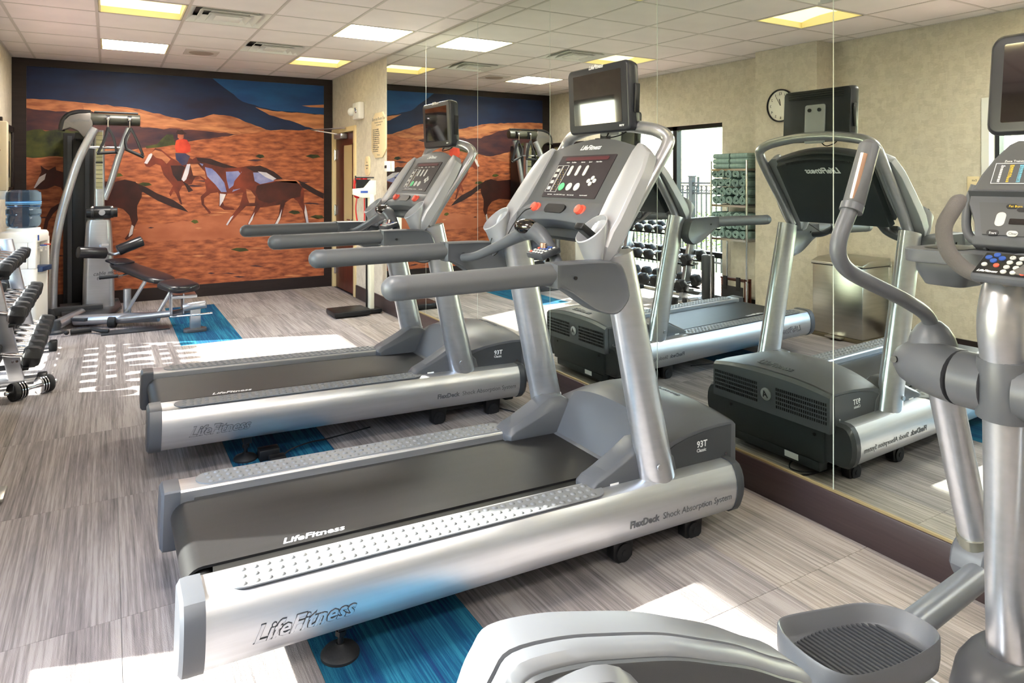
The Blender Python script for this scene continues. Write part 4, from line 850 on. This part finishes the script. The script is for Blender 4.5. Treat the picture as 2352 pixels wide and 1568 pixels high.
for x in (-.005, .19):
    hk = obj('top_pulley', MB().cyl((x - .018, 8.43, 2.05), (x + .018, 8.43, 2.05), .052, n=20), M_black, cm)
    obj('chrome_clip', MB().ball((x, 8.385, 2.06), .02).cyl((x, 8.38, 1.95), (x, 8.38, 2.06), .007), M_chrome, hk)
for k, x in enumerate((-.005, .20)):
    h = tag(obj('d_handle', MB().tube([(x, 8.38, 1.97), (x - .03 - .02 * k, 8.37, 1.85), (x - .09 + .05 * k, 8.36, 1.70 + .05 * k)], .013, 6, 2.0, smooth=3).tube([(x, 8.38, 1.97), (x + .05, 8.37, 1.86), (x + .075 + .035 * k, 8.36, 1.72 - .03 * k)], .013, 6, 2.0, smooth=3).cyl((x - .10 + .05 * k, 8.36, 1.70 + .05 * k), (x + .085 + .035 * k, 8.36, 1.715 - .05 * k), .017), M_rub),
            ['black strap handle hanging from the left top pulley of the cable machine', 'black strap handle hanging from the right top pulley of the cable machine'][k], 'handle', 'cable handles')
rl = obj('roller_bar', MB().tube([(-.07, 8.46, .74), (-.04, 8.30, .69), (.06, 8.2, .67), (.17, 8.2, .73)], .016, 10, smooth=4).box(-.06, .0, 8.22, 8.47, .70, .76), M_silv, cm)
obj('foam_roller', MB().cyl((-.26, 8.1, .715), (-.03, 8.2, .685), .057, n=22), M_pad, cm, bevel=.006)
obj('foam_roller', MB().cyl((.08, 8.2, .705), (.30, 8.25, .79), .055, n=22), M_pad, cm, bevel=.006)
obj('base_deck', MB().prism([(-.38, 8.0), (-.2, 7.85), (.05, 8.1), (.12, 8.45), (.1, 8.9), (-.45, 8.9)], 'z', .07, .10), M_dkg, cm, bevel=.004)
obj('base_frame', MB().tube([(-.42, 7.78, .075), (-.24, 8.28, .085)], .048, 14).tube([(-.28, 7.98, .07), (.42, 7.65, .09)], .05, 14), M_silv, cm)
obj('base_frame', MB().box(-.52, -.05, 8.36, 8.45, .06, .14), M_dkg, cm, bevel=.006)
for x, y in ((-.43, 7.76), (-.49, 8.4), (.05, 8.85)): obj('base_foot', MB().lathe([(.075, 0), (.075, .02), (.05, .035), (.045, .12)], (x, y, 0)), M_dkg, cm)
clp = tag(obj('floor_handle', MB().tube([(-.30, 7.6, .03), (-.14, 7.63, .03)], .025, 10).ball((-.33, 7.57, .035), .022).tube([(-.14, 7.63, .04), (-.06, 7.52, .03), (.0, 7.5, .025)], .02, 8)
    , M_rub), 'black cable handle with chrome clip lying on the floor before the cable machine', 'handle')
tag(obj('slotted_mat', MB().box(-.06, .50, 7.42, 7.60, 0, .012).xf(Matrix.Translation((0, 0, 0))), M_dkg), 'flat dark grey plate on the floor under the weight bench', 'mat')
# ---------------------------------------------------------------- weight bench
bn = wthing('weight_bench', 'adjustable black vinyl weight bench on a silver frame by the cable machine', 'bench', (.4, 7.7, 0))
b0, b1 = Vector((.05, 8.22, .585)), Vector((.68, 7.20, .385)); ax = (b1 - b0); axn = ax.normalized(); wv = Vector((-axn.y, axn.x, 0)).normalized(); nv = axn.cross(wv) * -1
if nv.z < 0: nv = -nv
def padmesh(t0, t1, wid, th, lift=0, k=14):
    rings = []
    for i in range(k + 1):
        f = i / k; t = t0 + (t1 - t0) * f; w = wid(f); c = b0 + axn * t + nv * (lift(f) if callable(lift) else lift)
        e = min(1, math.sqrt(max(0.02, 1 - (2 * f - 1) ** 6)))
        rings.append([c + wv * (w * e * math.copysign(abs(math.cos(a)) ** .55, math.cos(a))) + nv * (th * (.5 + .5 * e) * math.copysign(abs(math.sin(a)) ** .6, math.sin(a))) for a in [2 * math.pi * j / 20 for j in range(20)]])
    return MB().loft(rings)
obj('back_pad', padmesh(.0, .86, lambda f: .10 + .045 * math.sin(min(1, f * 1.2) * math.pi * .95) if f < .25 else .115 + .04 * (f - .25), .03), M_pad, bn)
obj('headrest', padmesh(-.02, .20, lambda f: .115, .012, .03), M_pad, bn)
obj('seat_pad', padmesh(.87, 1.17, lambda f: .17 - .02 * f, .038, .0), M_pad, bn)
obj('main_tube', MB().tube([(.03, 7.83, .07), (.55, 7.42, .15), (.70, 7.24, .20)], .032, 14), M_silv, bn)
obj('end_post', MB().box(.655, .745, 7.17, 7.24, .03, .24), M_silv, bn, bevel=.006)
obj('post_foot', MB().loft([[(x, y, z) for x, y in rrect(.60, .80, 7.14, 7.27, .055, 6)] for z in (0, .03)]), M_gray, bn, bevel=.004)
obj('cross_tube', MB().cyl((.60, 7.20, .235), (.79, 7.16, .255), .038), M_silv, bn, bevel=.004)
obj('bracket', MB().prism([(7.24, .36), (7.24, .17), (7.32, .13), (7.48, .14), (7.52, .30), (7.46, .35), (7.36, .28)], 'x', .50, .512).prism([(7.24, .36), (7.24, .17), (7.32, .13), (7.48, .14), (7.52, .30), (7.46, .35), (7.36, .28)], 'x', .60, .612), M_silv, bn, bevel=.002)
obj('adjuster_pin', MB().tube([(.50, 7.30, .14), (.66, 7.18, .16), (.84, 7.12, .17)], .009, 8).cyl((.74, 7.14, .165), (.84, 7.12, .17), .013), M_chrome, bn)
obj('seat_frame', MB().box(.50, .72, 7.22, 7.50, .315, .34), M_silv, bn, bevel=.004)
obj('linkage', MB().tube([(.12, 7.90, .07), (.32, 7.72, .46)], .020, 8, .4).tube([(.40, 7.58, .12), (.52, 7.50, .36)], .018, 8, .4), M_silv, bn)
obj('rear_post', MB().cyl((.16, 7.98, .05), (.16, 7.98, .34), .035, n=14), M_silv, bn)
obj('pull_handle', MB().cyl((-.08, 7.95, .47), (.08, 7.93, .48), .018), M_rub, bn)
obj('handle_rod', MB().tube([(.08, 7.93, .48), (.22, 7.93, .50)], .009, 8), M_chrome, bn)
obj('transport_wheel', MB().cyl((.0, 7.80, .055), (.06, 7.78, .055), .05, n=20), M_rub, bn)

# ---------------------------------------------------------------- water cooler and bottle
wc = thing('water_cooler', 'white floor-standing water cooler left of the cable machine', 'water cooler', (-.675, 7.88, 0), (0, 0, R(-15)))
obj('cabinet', MB().loft([[(x, y, z) for x, y in rrect(-.15, .15, -.165, .165, .04, 5)] for z in (0, .62)]), M_white, wc, bevel=.004)
obj('upper_body', MB().box(-.15, .09, -.165, .165, .62, .90).box(.09, .155, -.165, -.12, .62, .90).box(.09, .155, .12, .165, .62, .90), M_white, wc, bevel=.01)
obj('top_cap', MB().loft([[(x * k, y * k, z) for x, y in rrect(-.158, .158, -.172, .172, .05, 5)] for k, z in ((1, .86), (1, .935), (.93, .955), (.6, .965))]), M_white, wc, bevel=.003)
obj('bottle_collar', MB().lathe([(.135, .955), (.13, .985), (.10, .99)], (0, 0, 0), n=28), M_white, wc)
for y_, m_ in ((-.05, M_white), (.05, M_white)):
    tp = obj('tap', MB().cyl((.09, y_, .80), (.17, y_, .80), .013).cyl((.155, y_, .77), (.155, y_, .82), .012), m_, wc)
    obj('tap_lever', MB().box(.15, .20, y_ - .012, y_ + .012, .82, .83), M_bluep if y_ < 0 else M_redb, tp)
obj('drip_tray', MB().box(.08, .19, -.11, .11, .585, .63), mat('navy_tray', (24, 48, 84), .4), wc, bevel=.004)
obj('blue_label', MB().box(.155, .1595, -.13, -.10, .875, .925), M_bluep, wc)
wb = thing('water_bottle', 'large translucent blue water bottle upended on the white cooler', 'water bottle', (-.675, 7.88, .985))
pf = [(.03, -.02), (.09, .0), (.125, .02), (.135, .05), (.135, .09), (.128, .10), (.128, .115), (.137, .125), (.137, .17), (.128, .18), (.128, .195), (.137, .205), (.137, .29), (.132, .33), (.10, .35), (.02, .352)]
obj('bottle', MB().lathe(pf, (0, 0, 0), n=32), M_water, wb)
obj('bottle_label', MB().lathe([(.1385, .235), (.1385, .243)], (0, 0, 0), n=32, cap=False).lathe([(.1385, .222), (.1385, .226)], (0, 0, 0), n=32, cap=False), mat('pale_blue_print', (120, 190, 235), .4), wb)
cd = thing('cup_dispenser', 'beige wall cup dispenser tube above the water cooler', 'cup dispenser', (XL, 7.95, 1.25))
obj('tube', MB().box(.0, .10, -.06, .06, .08, .72), mat('dispenser_beige', (196, 184, 158), .4), cd, bevel=.012)
obj('cup_end', MB().lathe([(.03, 0), (.045, .085)], (.055, 0, 0), n=20), M_white, cd)
obj('bracket', MB().box(0, .06, -.03, .03, .72, .76), M_dark, cd)
pc = thing('framed_picture', 'dark framed picture on the left wall behind the cup dispenser', 'picture', (XL, 8.75, 1.64))
f_ = MB()
for s in (-1, 1): f_.box(0, .03, s * .40 - .03, s * .40 + .03, -.35, .35).box(0, .03, -.43, .43, s * .32 - .03, s * .32 + .03)
obj('frame', f_, M_dark, pc, bevel=.003); obj('mat_board', MB().box(.002, .008, -.37, .37, -.29, .29), M_sign, pc)
obj('print', MB().box(.008, .010, -.27, .27, -.19, .19), mat('muted_print', (60, 58, 52), .3, rgb2=(120, 100, 70), scale=6), pc)
obj('glazing', MB().box(.014, .016, -.37, .37, -.29, .29), M_glass, pc)

# ---------------------------------------------------------------- things on the right wall
def wall_text(s, y, z, sz, m, par, dx=.0): return text('lettering', s, sz, m, basis((-.012 - dx, y, z), (0, -1, 0), (0, 0, 1)), par, 0, .0004, 0, align='CENTER')
sg = thing('rules_sign', 'tall cream exercise room rules sign with scalloped corners beside the mirror', 'sign', (W + .006, 7.40, 1.92))
sh = [(-.12, -.25), (.12, -.25), (.21, -.19), (.24, -.16), (.24, .14), (.225, .17), (.19, .17), (.17, .21), (.12, .25), (-.12, .25), (-.17, .21), (-.19, .17), (-.225, .17), (-.24, .14), (-.24, -.16), (-.21, -.19)]
obj('plate', MB().prism(sh, 'x', -.012, 0), M_sign, sg, bevel=.002)
wall_text('Exercise Room Use', 0, .165, .052, M_ink2, sg); wall_text('This facility is reserved for', 0, .135, .026, M_ink2, sg); wall_text('our guests only', 0, .108, .026, M_ink2, sg)
for i, s_ in enumerate(('Hours 5 am to midnight', 'Please wear suitable shoes', 'No food or glass containers', 'Children must be supervised', 'Wipe equipment after use', 'Return weights to the rack', 'Use equipment at own risk', 'Consult your doctor before', 'starting any exercise', 'No lifeguard or attendant', 'Report any problem to', 'the front desk at once')):
    text('lettering', s_, .020, M_ink2, basis((-.013, .19, .06 - i * .022), (0, -1, 0), (0, 0, 1)), sg, 0, .0004, 0)
wall_text('Thank you', 0, -.225, .022, M_ink2, sg)
s2 = thing('small_sign', 'small rounded cream plate sign above the red telephone', 'sign', (W + .006, 7.80, 1.585))
obj('plate', MB().prism(rrect(-.09, .09, -.11, .11, .06), 'x', -.01, 0), M_sign, s2, bevel=.002)
for i, s_ in enumerate(('For', 'emergency', 'dial 0')): wall_text(s_, 0, .035 - i * .035, .024, M_ink2, s2)
sb = thing('emergency_light', 'white emergency strobe box on the wall above the door frame', 'emergency light', (W + .006, 8.05, 2.24))
obj('body', MB().box(-.07, 0, -.12, .12, -.10, .10), M_white, sb, bevel=.015)
obj('lamp_head', MB().ball((-.085, .11, -.005), (.045, .05, .05)), M_white, sb)
obj('round_lens', MB().lathe([(.035, 0), (.03, .012), (.01, .014)], (-.07, -.02, .005), (-1, 0, 0)), M_chrome, sb)
th_ = thing('thermostat', 'small white wall control box at the edge of the mirror', 'thermostat', (W - .001, 7.07, 1.57))
obj('body', MB().box(-.04, 0, -.05, .05, -.055, .055), M_white, th_, bevel=.006)
obj('slot', MB().box(-.043, -.039, -.03, .03, -.02, .01), M_black, th_)
ph = thing('wall_telephone', 'red wall telephone with a hanging coiled cord beside the door', 'telephone', (W + .006, 7.86, 1.33))
obj('base', MB().box(-.06, 0, -.05, .05, -.115, .115), M_red, ph, bevel=.012)
obj('keypad', MB().box(-.068, -.058, -.03, .03, -.06, .06), M_dkg, ph, bevel=.002)
obj('handset', MB().tube([(-.075, .03, .095), (-.115, .03, .10), (-.13, .03, .05), (-.13, .03, -.04), (-.115, .03, -.09), (-.08, .03, -.095)], [.026, .022, .014, .014, .022, .028], 12, smooth=4), M_red, ph)
obj('cord', MB().tube([(-.10, .03, -.10), (-.115, .03, -.25), (-.09, .02, -.42), (-.05, .0, -.45), (-.03, -.02, -.38), (-.03, -.02, -.12)], .008, 8, smooth=6), M_red, ph)
sc = thing('physician_scale', 'cream upright weighing scale with a black platform beside the door', 'scale', (2.31, 7.22, 0))
obj('platform', MB().box(-.33, .05, -.16, .17, .012, .065), M_black, sc, bevel=.01)
obj('rear_base', MB().box(.04, .20, -.09, .10, .01, .05), M_black, sc, bevel=.006)
for x, y in ((-.3, -.12), (-.3, .13), (.17, -.07), (.17, .08)): obj('caster', MB().cyl((x, y - .012, .014), (x, y + .012, .014), .014), M_black, sc)
obj('column', MB().box(.08, .125, -.05, .03, .05, 1.27), mat('cream_enamel', (226, 222, 200), .4), sc, bevel=.004)
obj('height_rod', MB().box(.062, .078, .03, .05, .06, 1.40), M_black, sc, bevel=.002)
hdp = obj('beam_head', MB().prism([(-.10, 1.27), (-.10, 1.33), (.02, 1.34), (.09, 1.42), (.15, 1.42), (.15, 1.27), (.10, 1.235), (0, 1.235)], 'y', -.035, .0), MATS['cream_enamel'], sc, bevel=.004)
obj('name_label', MB().box(-.02, .06, -.0365, -.0345, 1.285, 1.31), M_bluep, hdp)
obj('beam', MB().box(-.05, .10, .0, .03, 1.33, 1.43).cyl((-.06, .01, 1.45), (.14, .01, 1.45), .008).cyl((-.06, .01, 1.42), (-.06, .01, 1.47), .008), M_black, sc)

# ---------------------------------------------------------------- dumbbell rack
rk = wthing('dumbbell_rack', 'three-tier grey steel dumbbell rack standing before the window on the left', 'rack', (-.65, 6.45, 0))
RK0, RK1 = 5.90, 7.02
for yy in (RK0, RK1):
    up_ = obj('upright', MB().loft([[(x + dx, y, z) for x, y in ((-.045, yy - .03), (.045, yy - .03), (.045, yy + .03), (-.045, yy + .03))] for dx, z in ((-.54, .04), (-.72, .95))]), M_silv, rk, bevel=.008)
    for x in (-.565, -.54): obj('bolt', MB().cyl((x, yy - .03, .19), (x, yy - .037, .19), .008), M_chrome, up_)
    obj('floor_tube', MB().cyl((-.84, yy, .045), (-.43, yy, .045), .032), M_silv, rk)
    for x in (-.86, -.40): obj('end_cap', MB().box(x - .03, x + .03, yy - .045, yy + .045, 0, .085), M_black, rk, bevel=.012)
SH = [(-.57, .215, .20), (-.645, .515, .26), (-.715, .835, .30)]
for x, z, _ in SH:
    for dx in (-.085, .085): obj('shelf_rail', MB().box(x + dx - .018, x + dx + .018, RK0 - .14, RK1 + .18, z - .055 - dx * .2, z - .035 - dx * .2), M_black, rk, bevel=.003)
    for yy in (RK0, RK1): obj('shelf_bracket', MB().box(x - .13, x + .13, yy - .012, yy + .012, z - .085, z - .052), M_dkg, rk, bevel=.003)
def dumbbell(r, hl):
    t = thing('dumbbell', 'x', 'dumbbell'); hexp = lambda k: [(r * k * math.cos(R(a)), r * k * math.sin(R(a))) for a in (0, 60, 120, 180, 240, 300)]
    for s in (-1, 1):
        x0 = s * .062; x1 = s * (.062 + hl); m_ = (x0 + x1) / 2
        rg = [[(x, p[0], p[1]) for p in hexp(k)] for x, k in ((x0, .72), (x0 + s * .012, .92), (x0 + s * hl * .3, 1), (x0 + s * hl * .75, 1), (x1 - s * .006, .86), (x1, .6))]
        obj('head', MB().loft(rg), M_rub, t, bevel=.0025, ang=25)
    obj('handle', MB().tube([(-.07, 0, 0), (-.04, 0, 0), (0, 0, 0), (.04, 0, 0), (.07, 0, 0)], [.015, .015, .0185, .015, .015], 14), M_chrome, t); return t
ordn = ['nearest', 'second', 'third', 'fourth', 'fifth', 'sixth', 'seventh', 'eighth']
for k, (x, z, _) in enumerate(SH):
    n = (7, 7, 8)[k]; r = (.074, .066, .052)[k]; hl = (.108, .102, .088)[k]; base = dumbbell(r, hl)
    for i in range(n):
        d = base if i == 0 else copy_tree(base)
        d.location = (x + random.uniform(-.004, .004), RK0 - .06 + (RK1 - RK0 + .16) * i / (n - 1), z + r * .866 - .036); d.rotation_euler = (0, R(11), 0)
        q = ordn[i] if i == 0 else ordn[i] + ' from the near end'
        d['label'] = 'black hex dumbbell on the %s tier, %s' % (('bottom', 'middle', 'top')[k], q if i else 'nearest the camera'); d['group'] = 'hex dumbbells on the rack'
ad = thing('adjustable_dumbbell', 'short plate-loaded chrome dumbbell with ring collars on the floor by the rack', 'dumbbell', (-.44, 5.62, .06), (0, 0, R(35)))
obj('bar', MB().cyl((-.16, 0, 0), (.16, 0, 0), .014), M_chrome, ad)
for s in (-1, 1):
    obj('plate', MB().cyl((s * .09, 0, 0), (s * .125, 0, 0), .058, n=24), M_rub, ad, bevel=.006)
    for k in range(3): obj('collar_ring', MB().lathe([(.034, -.004), (.056, -.003), (.056, .003), (.034, .004)], (s * (.05 + k * .016), 0, 0), (1, 0, 0)), M_chrome, ad)

# ---------------------------------------------------------------- towel rack corner
tr = wthing('towel_rack', 'chrome wire shelving rack of towels between the window and the wall column', 'shelf', (-.74, 5.28, 0))
TY0, TY1, TX0, TX1 = 5.03, 5.53, -.865, -.61
for x in (TX0, TX1):
    for y in (TY0, TY1): obj('post', MB().cyl((x, y, 0), (x, y, 1.62), .012, n=14).cyl((x, y, 1.62), (x, y, 1.632), .015, n=14), M_chrome, tr)
for z in (1.545, 1.155, .79):
    w_ = MB().box(TX0, TX1, TY0 - .004, TY0 + .004, z - .022, z).box(TX0, TX1, TY1 - .004, TY1 + .004, z - .022, z).box(TX1 - .004, TX1 + .004, TY0, TY1, z - .022, z).box(TX0 - .004, TX0 + .004, TY0, TY1, z - .022, z)
    sf = obj('wire_shelf', w_, M_chrome, tr)
    ww = MB()
    for i in range(19): y = TY0 + (TY1 - TY0) * (i + 1) / 20; ww.box(TX0, TX1, y - .0015, y + .0015, z - .006, z - .002)
    obj('shelf_wires', ww, M_chrome, sf, kind='stuff')
def roll(seed):
    rr = random.Random(seed); turns = 2.4; N_ = 34; o_, i_ = [], []
    ph0 = rr.uniform(0, 6.28); sq = rr.uniform(.86, 1.0)
    for k in range(N_ + 1):
        a = ph0 + turns * 2 * math.pi * k / N_; r = .012 + .034 * k / N_; wob = 1 + .07 * math.sin(3 * a + seed) + .04 * math.sin(5 * a)
        for lst, dr in ((o_, .0045), (i_, -.0045)): lst.append(((r + dr) * wob * math.cos(a), (r + dr) * wob * sq * math.sin(a)))
    return MB().prism(o_ + i_[::-1], 'x', -.12, .12)
rolls = [obj('rolled_towel', roll(s), M_towel, ang=40) for s in range(4)]
first = [True] * 4
rown = ['bottom row', 'second row up', 'third row up', 'top row']; coln = ['nearest the column', 'second from the column', 'in the middle', 'second from the window', 'nearest the window']
for si, (z, rows, nm_) in enumerate(((1.155, 4, 'upper'), (.79, 3, 'lower'))):
    for r_ in range(rows):
        for c_ in range(5):
            k = random.randrange(4)
            if first[k]: o = rolls[k]; first[k] = False
            else: o = rolls[k].copy(); COL.objects.link(o)
            o.location = (TX1 - .118 + random.uniform(-.012, .01), TY0 + .053 + c_ * .0985, z + .05 + r_ * .0945); o.rotation_euler = (random.uniform(-.5, .5), 0, random.uniform(-.03, .03))
            rn = rown[r_] if r_ < rows - 1 else 'top row'
            tag(o, 'rolled pale green towel, %s shelf, %s, %s' % (nm_, rn, coln[c_]), 'towel', 'rolled towels on the rack')
def folded():
    pts = []
    for lay in range(2):
        pass
    a = MB(); sec = []
    for z0 in (.0, .027):
        s_ = rrect(-.115, .115, z0, z0 + .0275, .0125, 4); a.prism(s_, 'y', -.115, .115)
    s_ = [(.10 + .022 * math.cos(R(q)), .0275 + .0265 * math.sin(R(q))) for q in range(-90, 91, 15)]; a.prism(s_, 'y', -.115, .115)
    return a
ft_ = obj('folded_towel', folded(), M_towel, bevel=.004)
fn = ['bottom', 'middle', 'top']
for i, yy in enumerate((5.155, 5.40)):
    for k in range(3):
        o = ft_ if (i, k) == (0, 0) else ft_.copy()
        if o is not ft_: COL.objects.link(o)
        o.location = (TX1 - .13 + random.uniform(-.006, .006), yy + random.uniform(-.008, .008), 1.546 + k * .0555); o.rotation_euler = (0, 0, R(random.uniform(-2, 2)))
        tag(o, 'folded pale green towel, %s of the stack nearer the %s, on the rack top' % (fn[k], ('column', 'window')[i]), 'towel', 'folded towels on top of the rack')
mt = thing('rolled_mat', 'dark grey exercise mat rolled up and standing by the towel rack', 'mat', (-.70, 5.665, 0))
obj('outer_layer', MB().lathe([(.068, 0), (.072, .01), (.072, .56), (.068, .57)], (0, 0, 0), n=30), M_dkg, mt)
sp = [(.062 * (k / 60) * math.cos(k * .35) + 0, .062 * (k / 60) * math.sin(k * .35)) for k in range(60)]
obj('spiral_end', MB().tube([(a, b, .572) for a, b in sp], .003, 5), M_black, mt)
lr = wthing('luggage_rack', 'folded wooden luggage rack with black straps leaning under the towel rack', 'luggage rack', (-.63, 5.2, 0))
for k, x in enumerate((-.66, -.61)): obj('wooden_leg', MB().box(x - .012, x + .012, 5.02 + .01 * k, 5.045 + .01 * k, 0, .38).box(x - .012, x + .012, 5.36 - .01 * k, 5.385 - .01 * k, 0, .36).box(x - .012, x + .012, 5.02, 5.385, .335 + .02 * k, .355 + .02 * k), M_wood, lr, bevel=.003)
obj('fabric_panel', MB().box(-.592, -.582, 5.06, 5.35, .03, .29), M_fab, lr, bevel=.003)
for y in (5.10, 5.28): obj('strap', MB().box(-.596, -.578, y, y + .05, .25, .39), M_fab, lr, bevel=.002)

# ---------------------------------------------------------------- bin, clock, switches on the left wall
tb = wthing('rubbish_bin', 'tall brushed steel step-on rubbish bin against the papered wall', 'bin', (-.66, 3.87, 0))
obj('body', MB().box(-.85, -.46, 3.63, 4.13, .035, .66), M_steel, tb, bevel=.012)
obj('lid', MB().prism([(-.86, .665), (-.45, .665), (-.45, .685), (-.56, .72), (-.86, .73)], 'y', 3.62, 4.14), M_steel, tb, bevel=.004)
obj('lid_seal', MB().box(-.855, -.454, 3.625, 4.135, .658, .668), M_black, tb)
obj('foot_pedal', MB().box(-.46, -.40, 3.80, 3.96, .02, .035), M_steel, tb, bevel=.003)
obj('base_rim', MB().box(-.855, -.455, 3.625, 4.135, 0, .035), mat('bin_base_bronze', (120, 110, 90), .4, .6), tb, bevel=.004)
obj('corner_post', MB().box(-.865, -.845, 3.605, 3.635, .0, .70), M_steel, tb, bevel=.002)
ck = thing('wall_clock', 'round white wall clock with a black rim on the wall column', 'clock', (-.65, 4.62, 2.17))
obj('rim', MB().lathe([(.15, 0), (.165, .008), (.165, .03), (.155, .036), (.150, .024)], (0, 0, 0), (1, 0, 0), n=40, cap=False).lathe([(.15, 0), (.15, .004)], (0, 0, 0), (1, 0, 0), n=40), M_black, ck)
obj('dial', MB().lathe([(.152, .005), (.152, .018)], (0, 0, 0), (1, 0, 0), n=40), mat('dial_white', (236, 232, 220), .5), ck)
for h in range(1, 13):
    a = R(90 - 30 * h); text('numeral', str(h), .038, M_inkb, basis((.0195, .12 * math.cos(a), .12 * math.sin(a) - .013), (0, 1, 0), (0, 0, 1)), ck, 0, .0005, 0, align='CENTER')
obj('hour_hand', MB().cyl((.022, 0, 0), (.022, .068 * math.sin(R(10)), .068 * math.cos(R(10))), .0035, n=6), M_black, ck)
obj('minute_hand', MB().cyl((.024, 0, 0), (.024, .10 * math.sin(R(30)), .10 * math.cos(R(30))), .0025, n=6), M_black, ck)
for z_, lb in ((1.40, 'small cream instruction plate on the papered wall behind the elliptical'), (1.20, 'white light switch plate below the small instruction plate')):
    pz_ = thing('wall_plate' if z_ > 1.3 else 'light_switch', lb, 'sign' if z_ > 1.3 else 'switch', (XL, 2.95, z_))
    obj('plate', MB().box(0, .008, -.045, .045, -.06, .06), M_sign if z_ > 1.3 else M_white, pz_, bevel=.002)
    if z_ > 1.3: text('lettering', 'Exit', .025, M_ink2, basis((.009, -.03, .02), (0, 1, 0), (0, 0, 1)), pz_, 0, .0003, 0)
    else: obj('toggle', MB().box(.008, .02, -.02, .02, -.03, .03), M_white, pz_, bevel=.002)
# cables under and behind the treadmills
def cable(pts, label, r=.004): return tag(obj('power_cable', MB().tube(pts, r, 6, smooth=5), M_rub), label, 'cable')
cable([(2.28, 2.42, .006), (2.34, 2.3, .006), (2.28, 2.21, .006), (2.16, 2.17, .006), (2.06, 2.2, .006), (2.04, 2.28, .006), (2.14, 2.32, .012), (2.24, 2.26, .012), (2.2, 2.18, .014), (2.08, 2.16, .008), (1.9, 2.2, .006), (1.5, 2.3, .006), (1.1, 2.45, .006)], 'black power cable coiled by the mirror under the front of the nearest treadmill')
cable([(2.3, 3.75, .006), (2.42, 3.7, .006), (2.45, 3.55, .006), (2.35, 3.5, .006), (2.2, 3.6, .006), (2.1, 3.8, .006)], 'black power cable coiled under the front of the farther treadmill')
cable([(.66, 3.70, .006), (.74, 3.66, .006), (.80, 3.72, .03), (.92, 3.78, .03), (1.05, 3.85, .006), (1.3, 3.9, .006)], 'thin black cable on the blue carpet under the farther treadmill')
plg = tag(obj('power_adapter', MB().box(.66, .76, 3.72, 3.79, .0, .055).box(.70, .78, 3.66, 3.72, .0, .03), M_black, bevel=.006), 'black plug adapter on the blue carpet behind the rear foot of the farther treadmill', 'plug')

# ---------------------------------------------------------------- outside
struct('ground', MB().box(-60, XL - .18, -20, 60, -.25, -.06), M_lawn)
pt = tag(obj('patio', MB().box(-2.95, XL - .18, -4, 14, -.06, -.03), M_patio), 'pale red paved patio outside the window', 'patio')
fc = wthing('iron_fence', 'dark iron garden fence with a row of rings, outside the window', 'fence', (-3, 8, -.03))
for z in (1.36, 1.20, .12): obj('rail', MB().box(-3.015, -2.985, 4, 12.5, z - .015, z + .015), M_iron, fc)
pk = obj('picket', MB().box(-.009, .009, -.009, .009, 0, 1.36), M_iron, fc); pk.location = (-3, 4.05, -.03)
rg_ = obj('ring', MB().tube([(0, .045 * math.cos(R(a)), .045 * math.sin(R(a))) for a in range(0, 361, 24)], .008, 6), M_iron, fc); rg_.location = (-3, 4.1, 1.28)
i = 0
for i in range(1, 80):
    yy = 4.05 + i * .105
    o = pk.copy(); COL.objects.link(o); o.location = (-3, yy, -.03)
    o = rg_.copy(); COL.objects.link(o); o.location = (-3, yy + .052, 1.28)
for yy in (5.6, 8.25, 10.9): obj('fence_post', MB().box(-3.04, -2.96, yy - .04, yy + .04, -.03, 1.46).box(-3.05, -2.95, yy - .05, yy + .05, 1.46, 1.48), M_iron, fc)
hg = MB(); rr = random.Random(3)
for k in range(9000):
    y = rr.uniform(4, 12.5); z = rr.uniform(.05, .92) + .06 * math.sin(y * 5); x = -3.45 + rr.gauss(0, .13)
    a, b, c = rr.uniform(0, 6.28), rr.uniform(-.8, .8), rr.uniform(.018, .034)
    u = Vector((math.cos(a), math.sin(a), b)).normalized() * c; v = u.cross(Vector((rr.random() - .5, rr.random() - .5, rr.random()))).normalized() * c * .5
    p = Vector((x, y, z)); hg.add([p - u, p + v, p + u, p - v], [(0, 1, 2, 3)])
hgo = obj('hedge', hg, M_leaf); tag(hgo, 'low leafy green hedge growing behind the iron fence', 'hedge'); hgo['kind'] = 'stuff'
bb = thing('billboard', 'pale distant roadside billboard on a post beyond the fence', 'billboard', (-40, 45, -.1), (0, 0, R(-40)))
obj('panel', MB().box(-2.6, 2.6, -.1, .1, 1.6, 3.4), mat('billboard_pale', (190, 214, 212), .8), bb, bevel=.02); obj('post', MB().box(-.15, .15, -.1, .1, 0, 1.6), M_iron, bb)
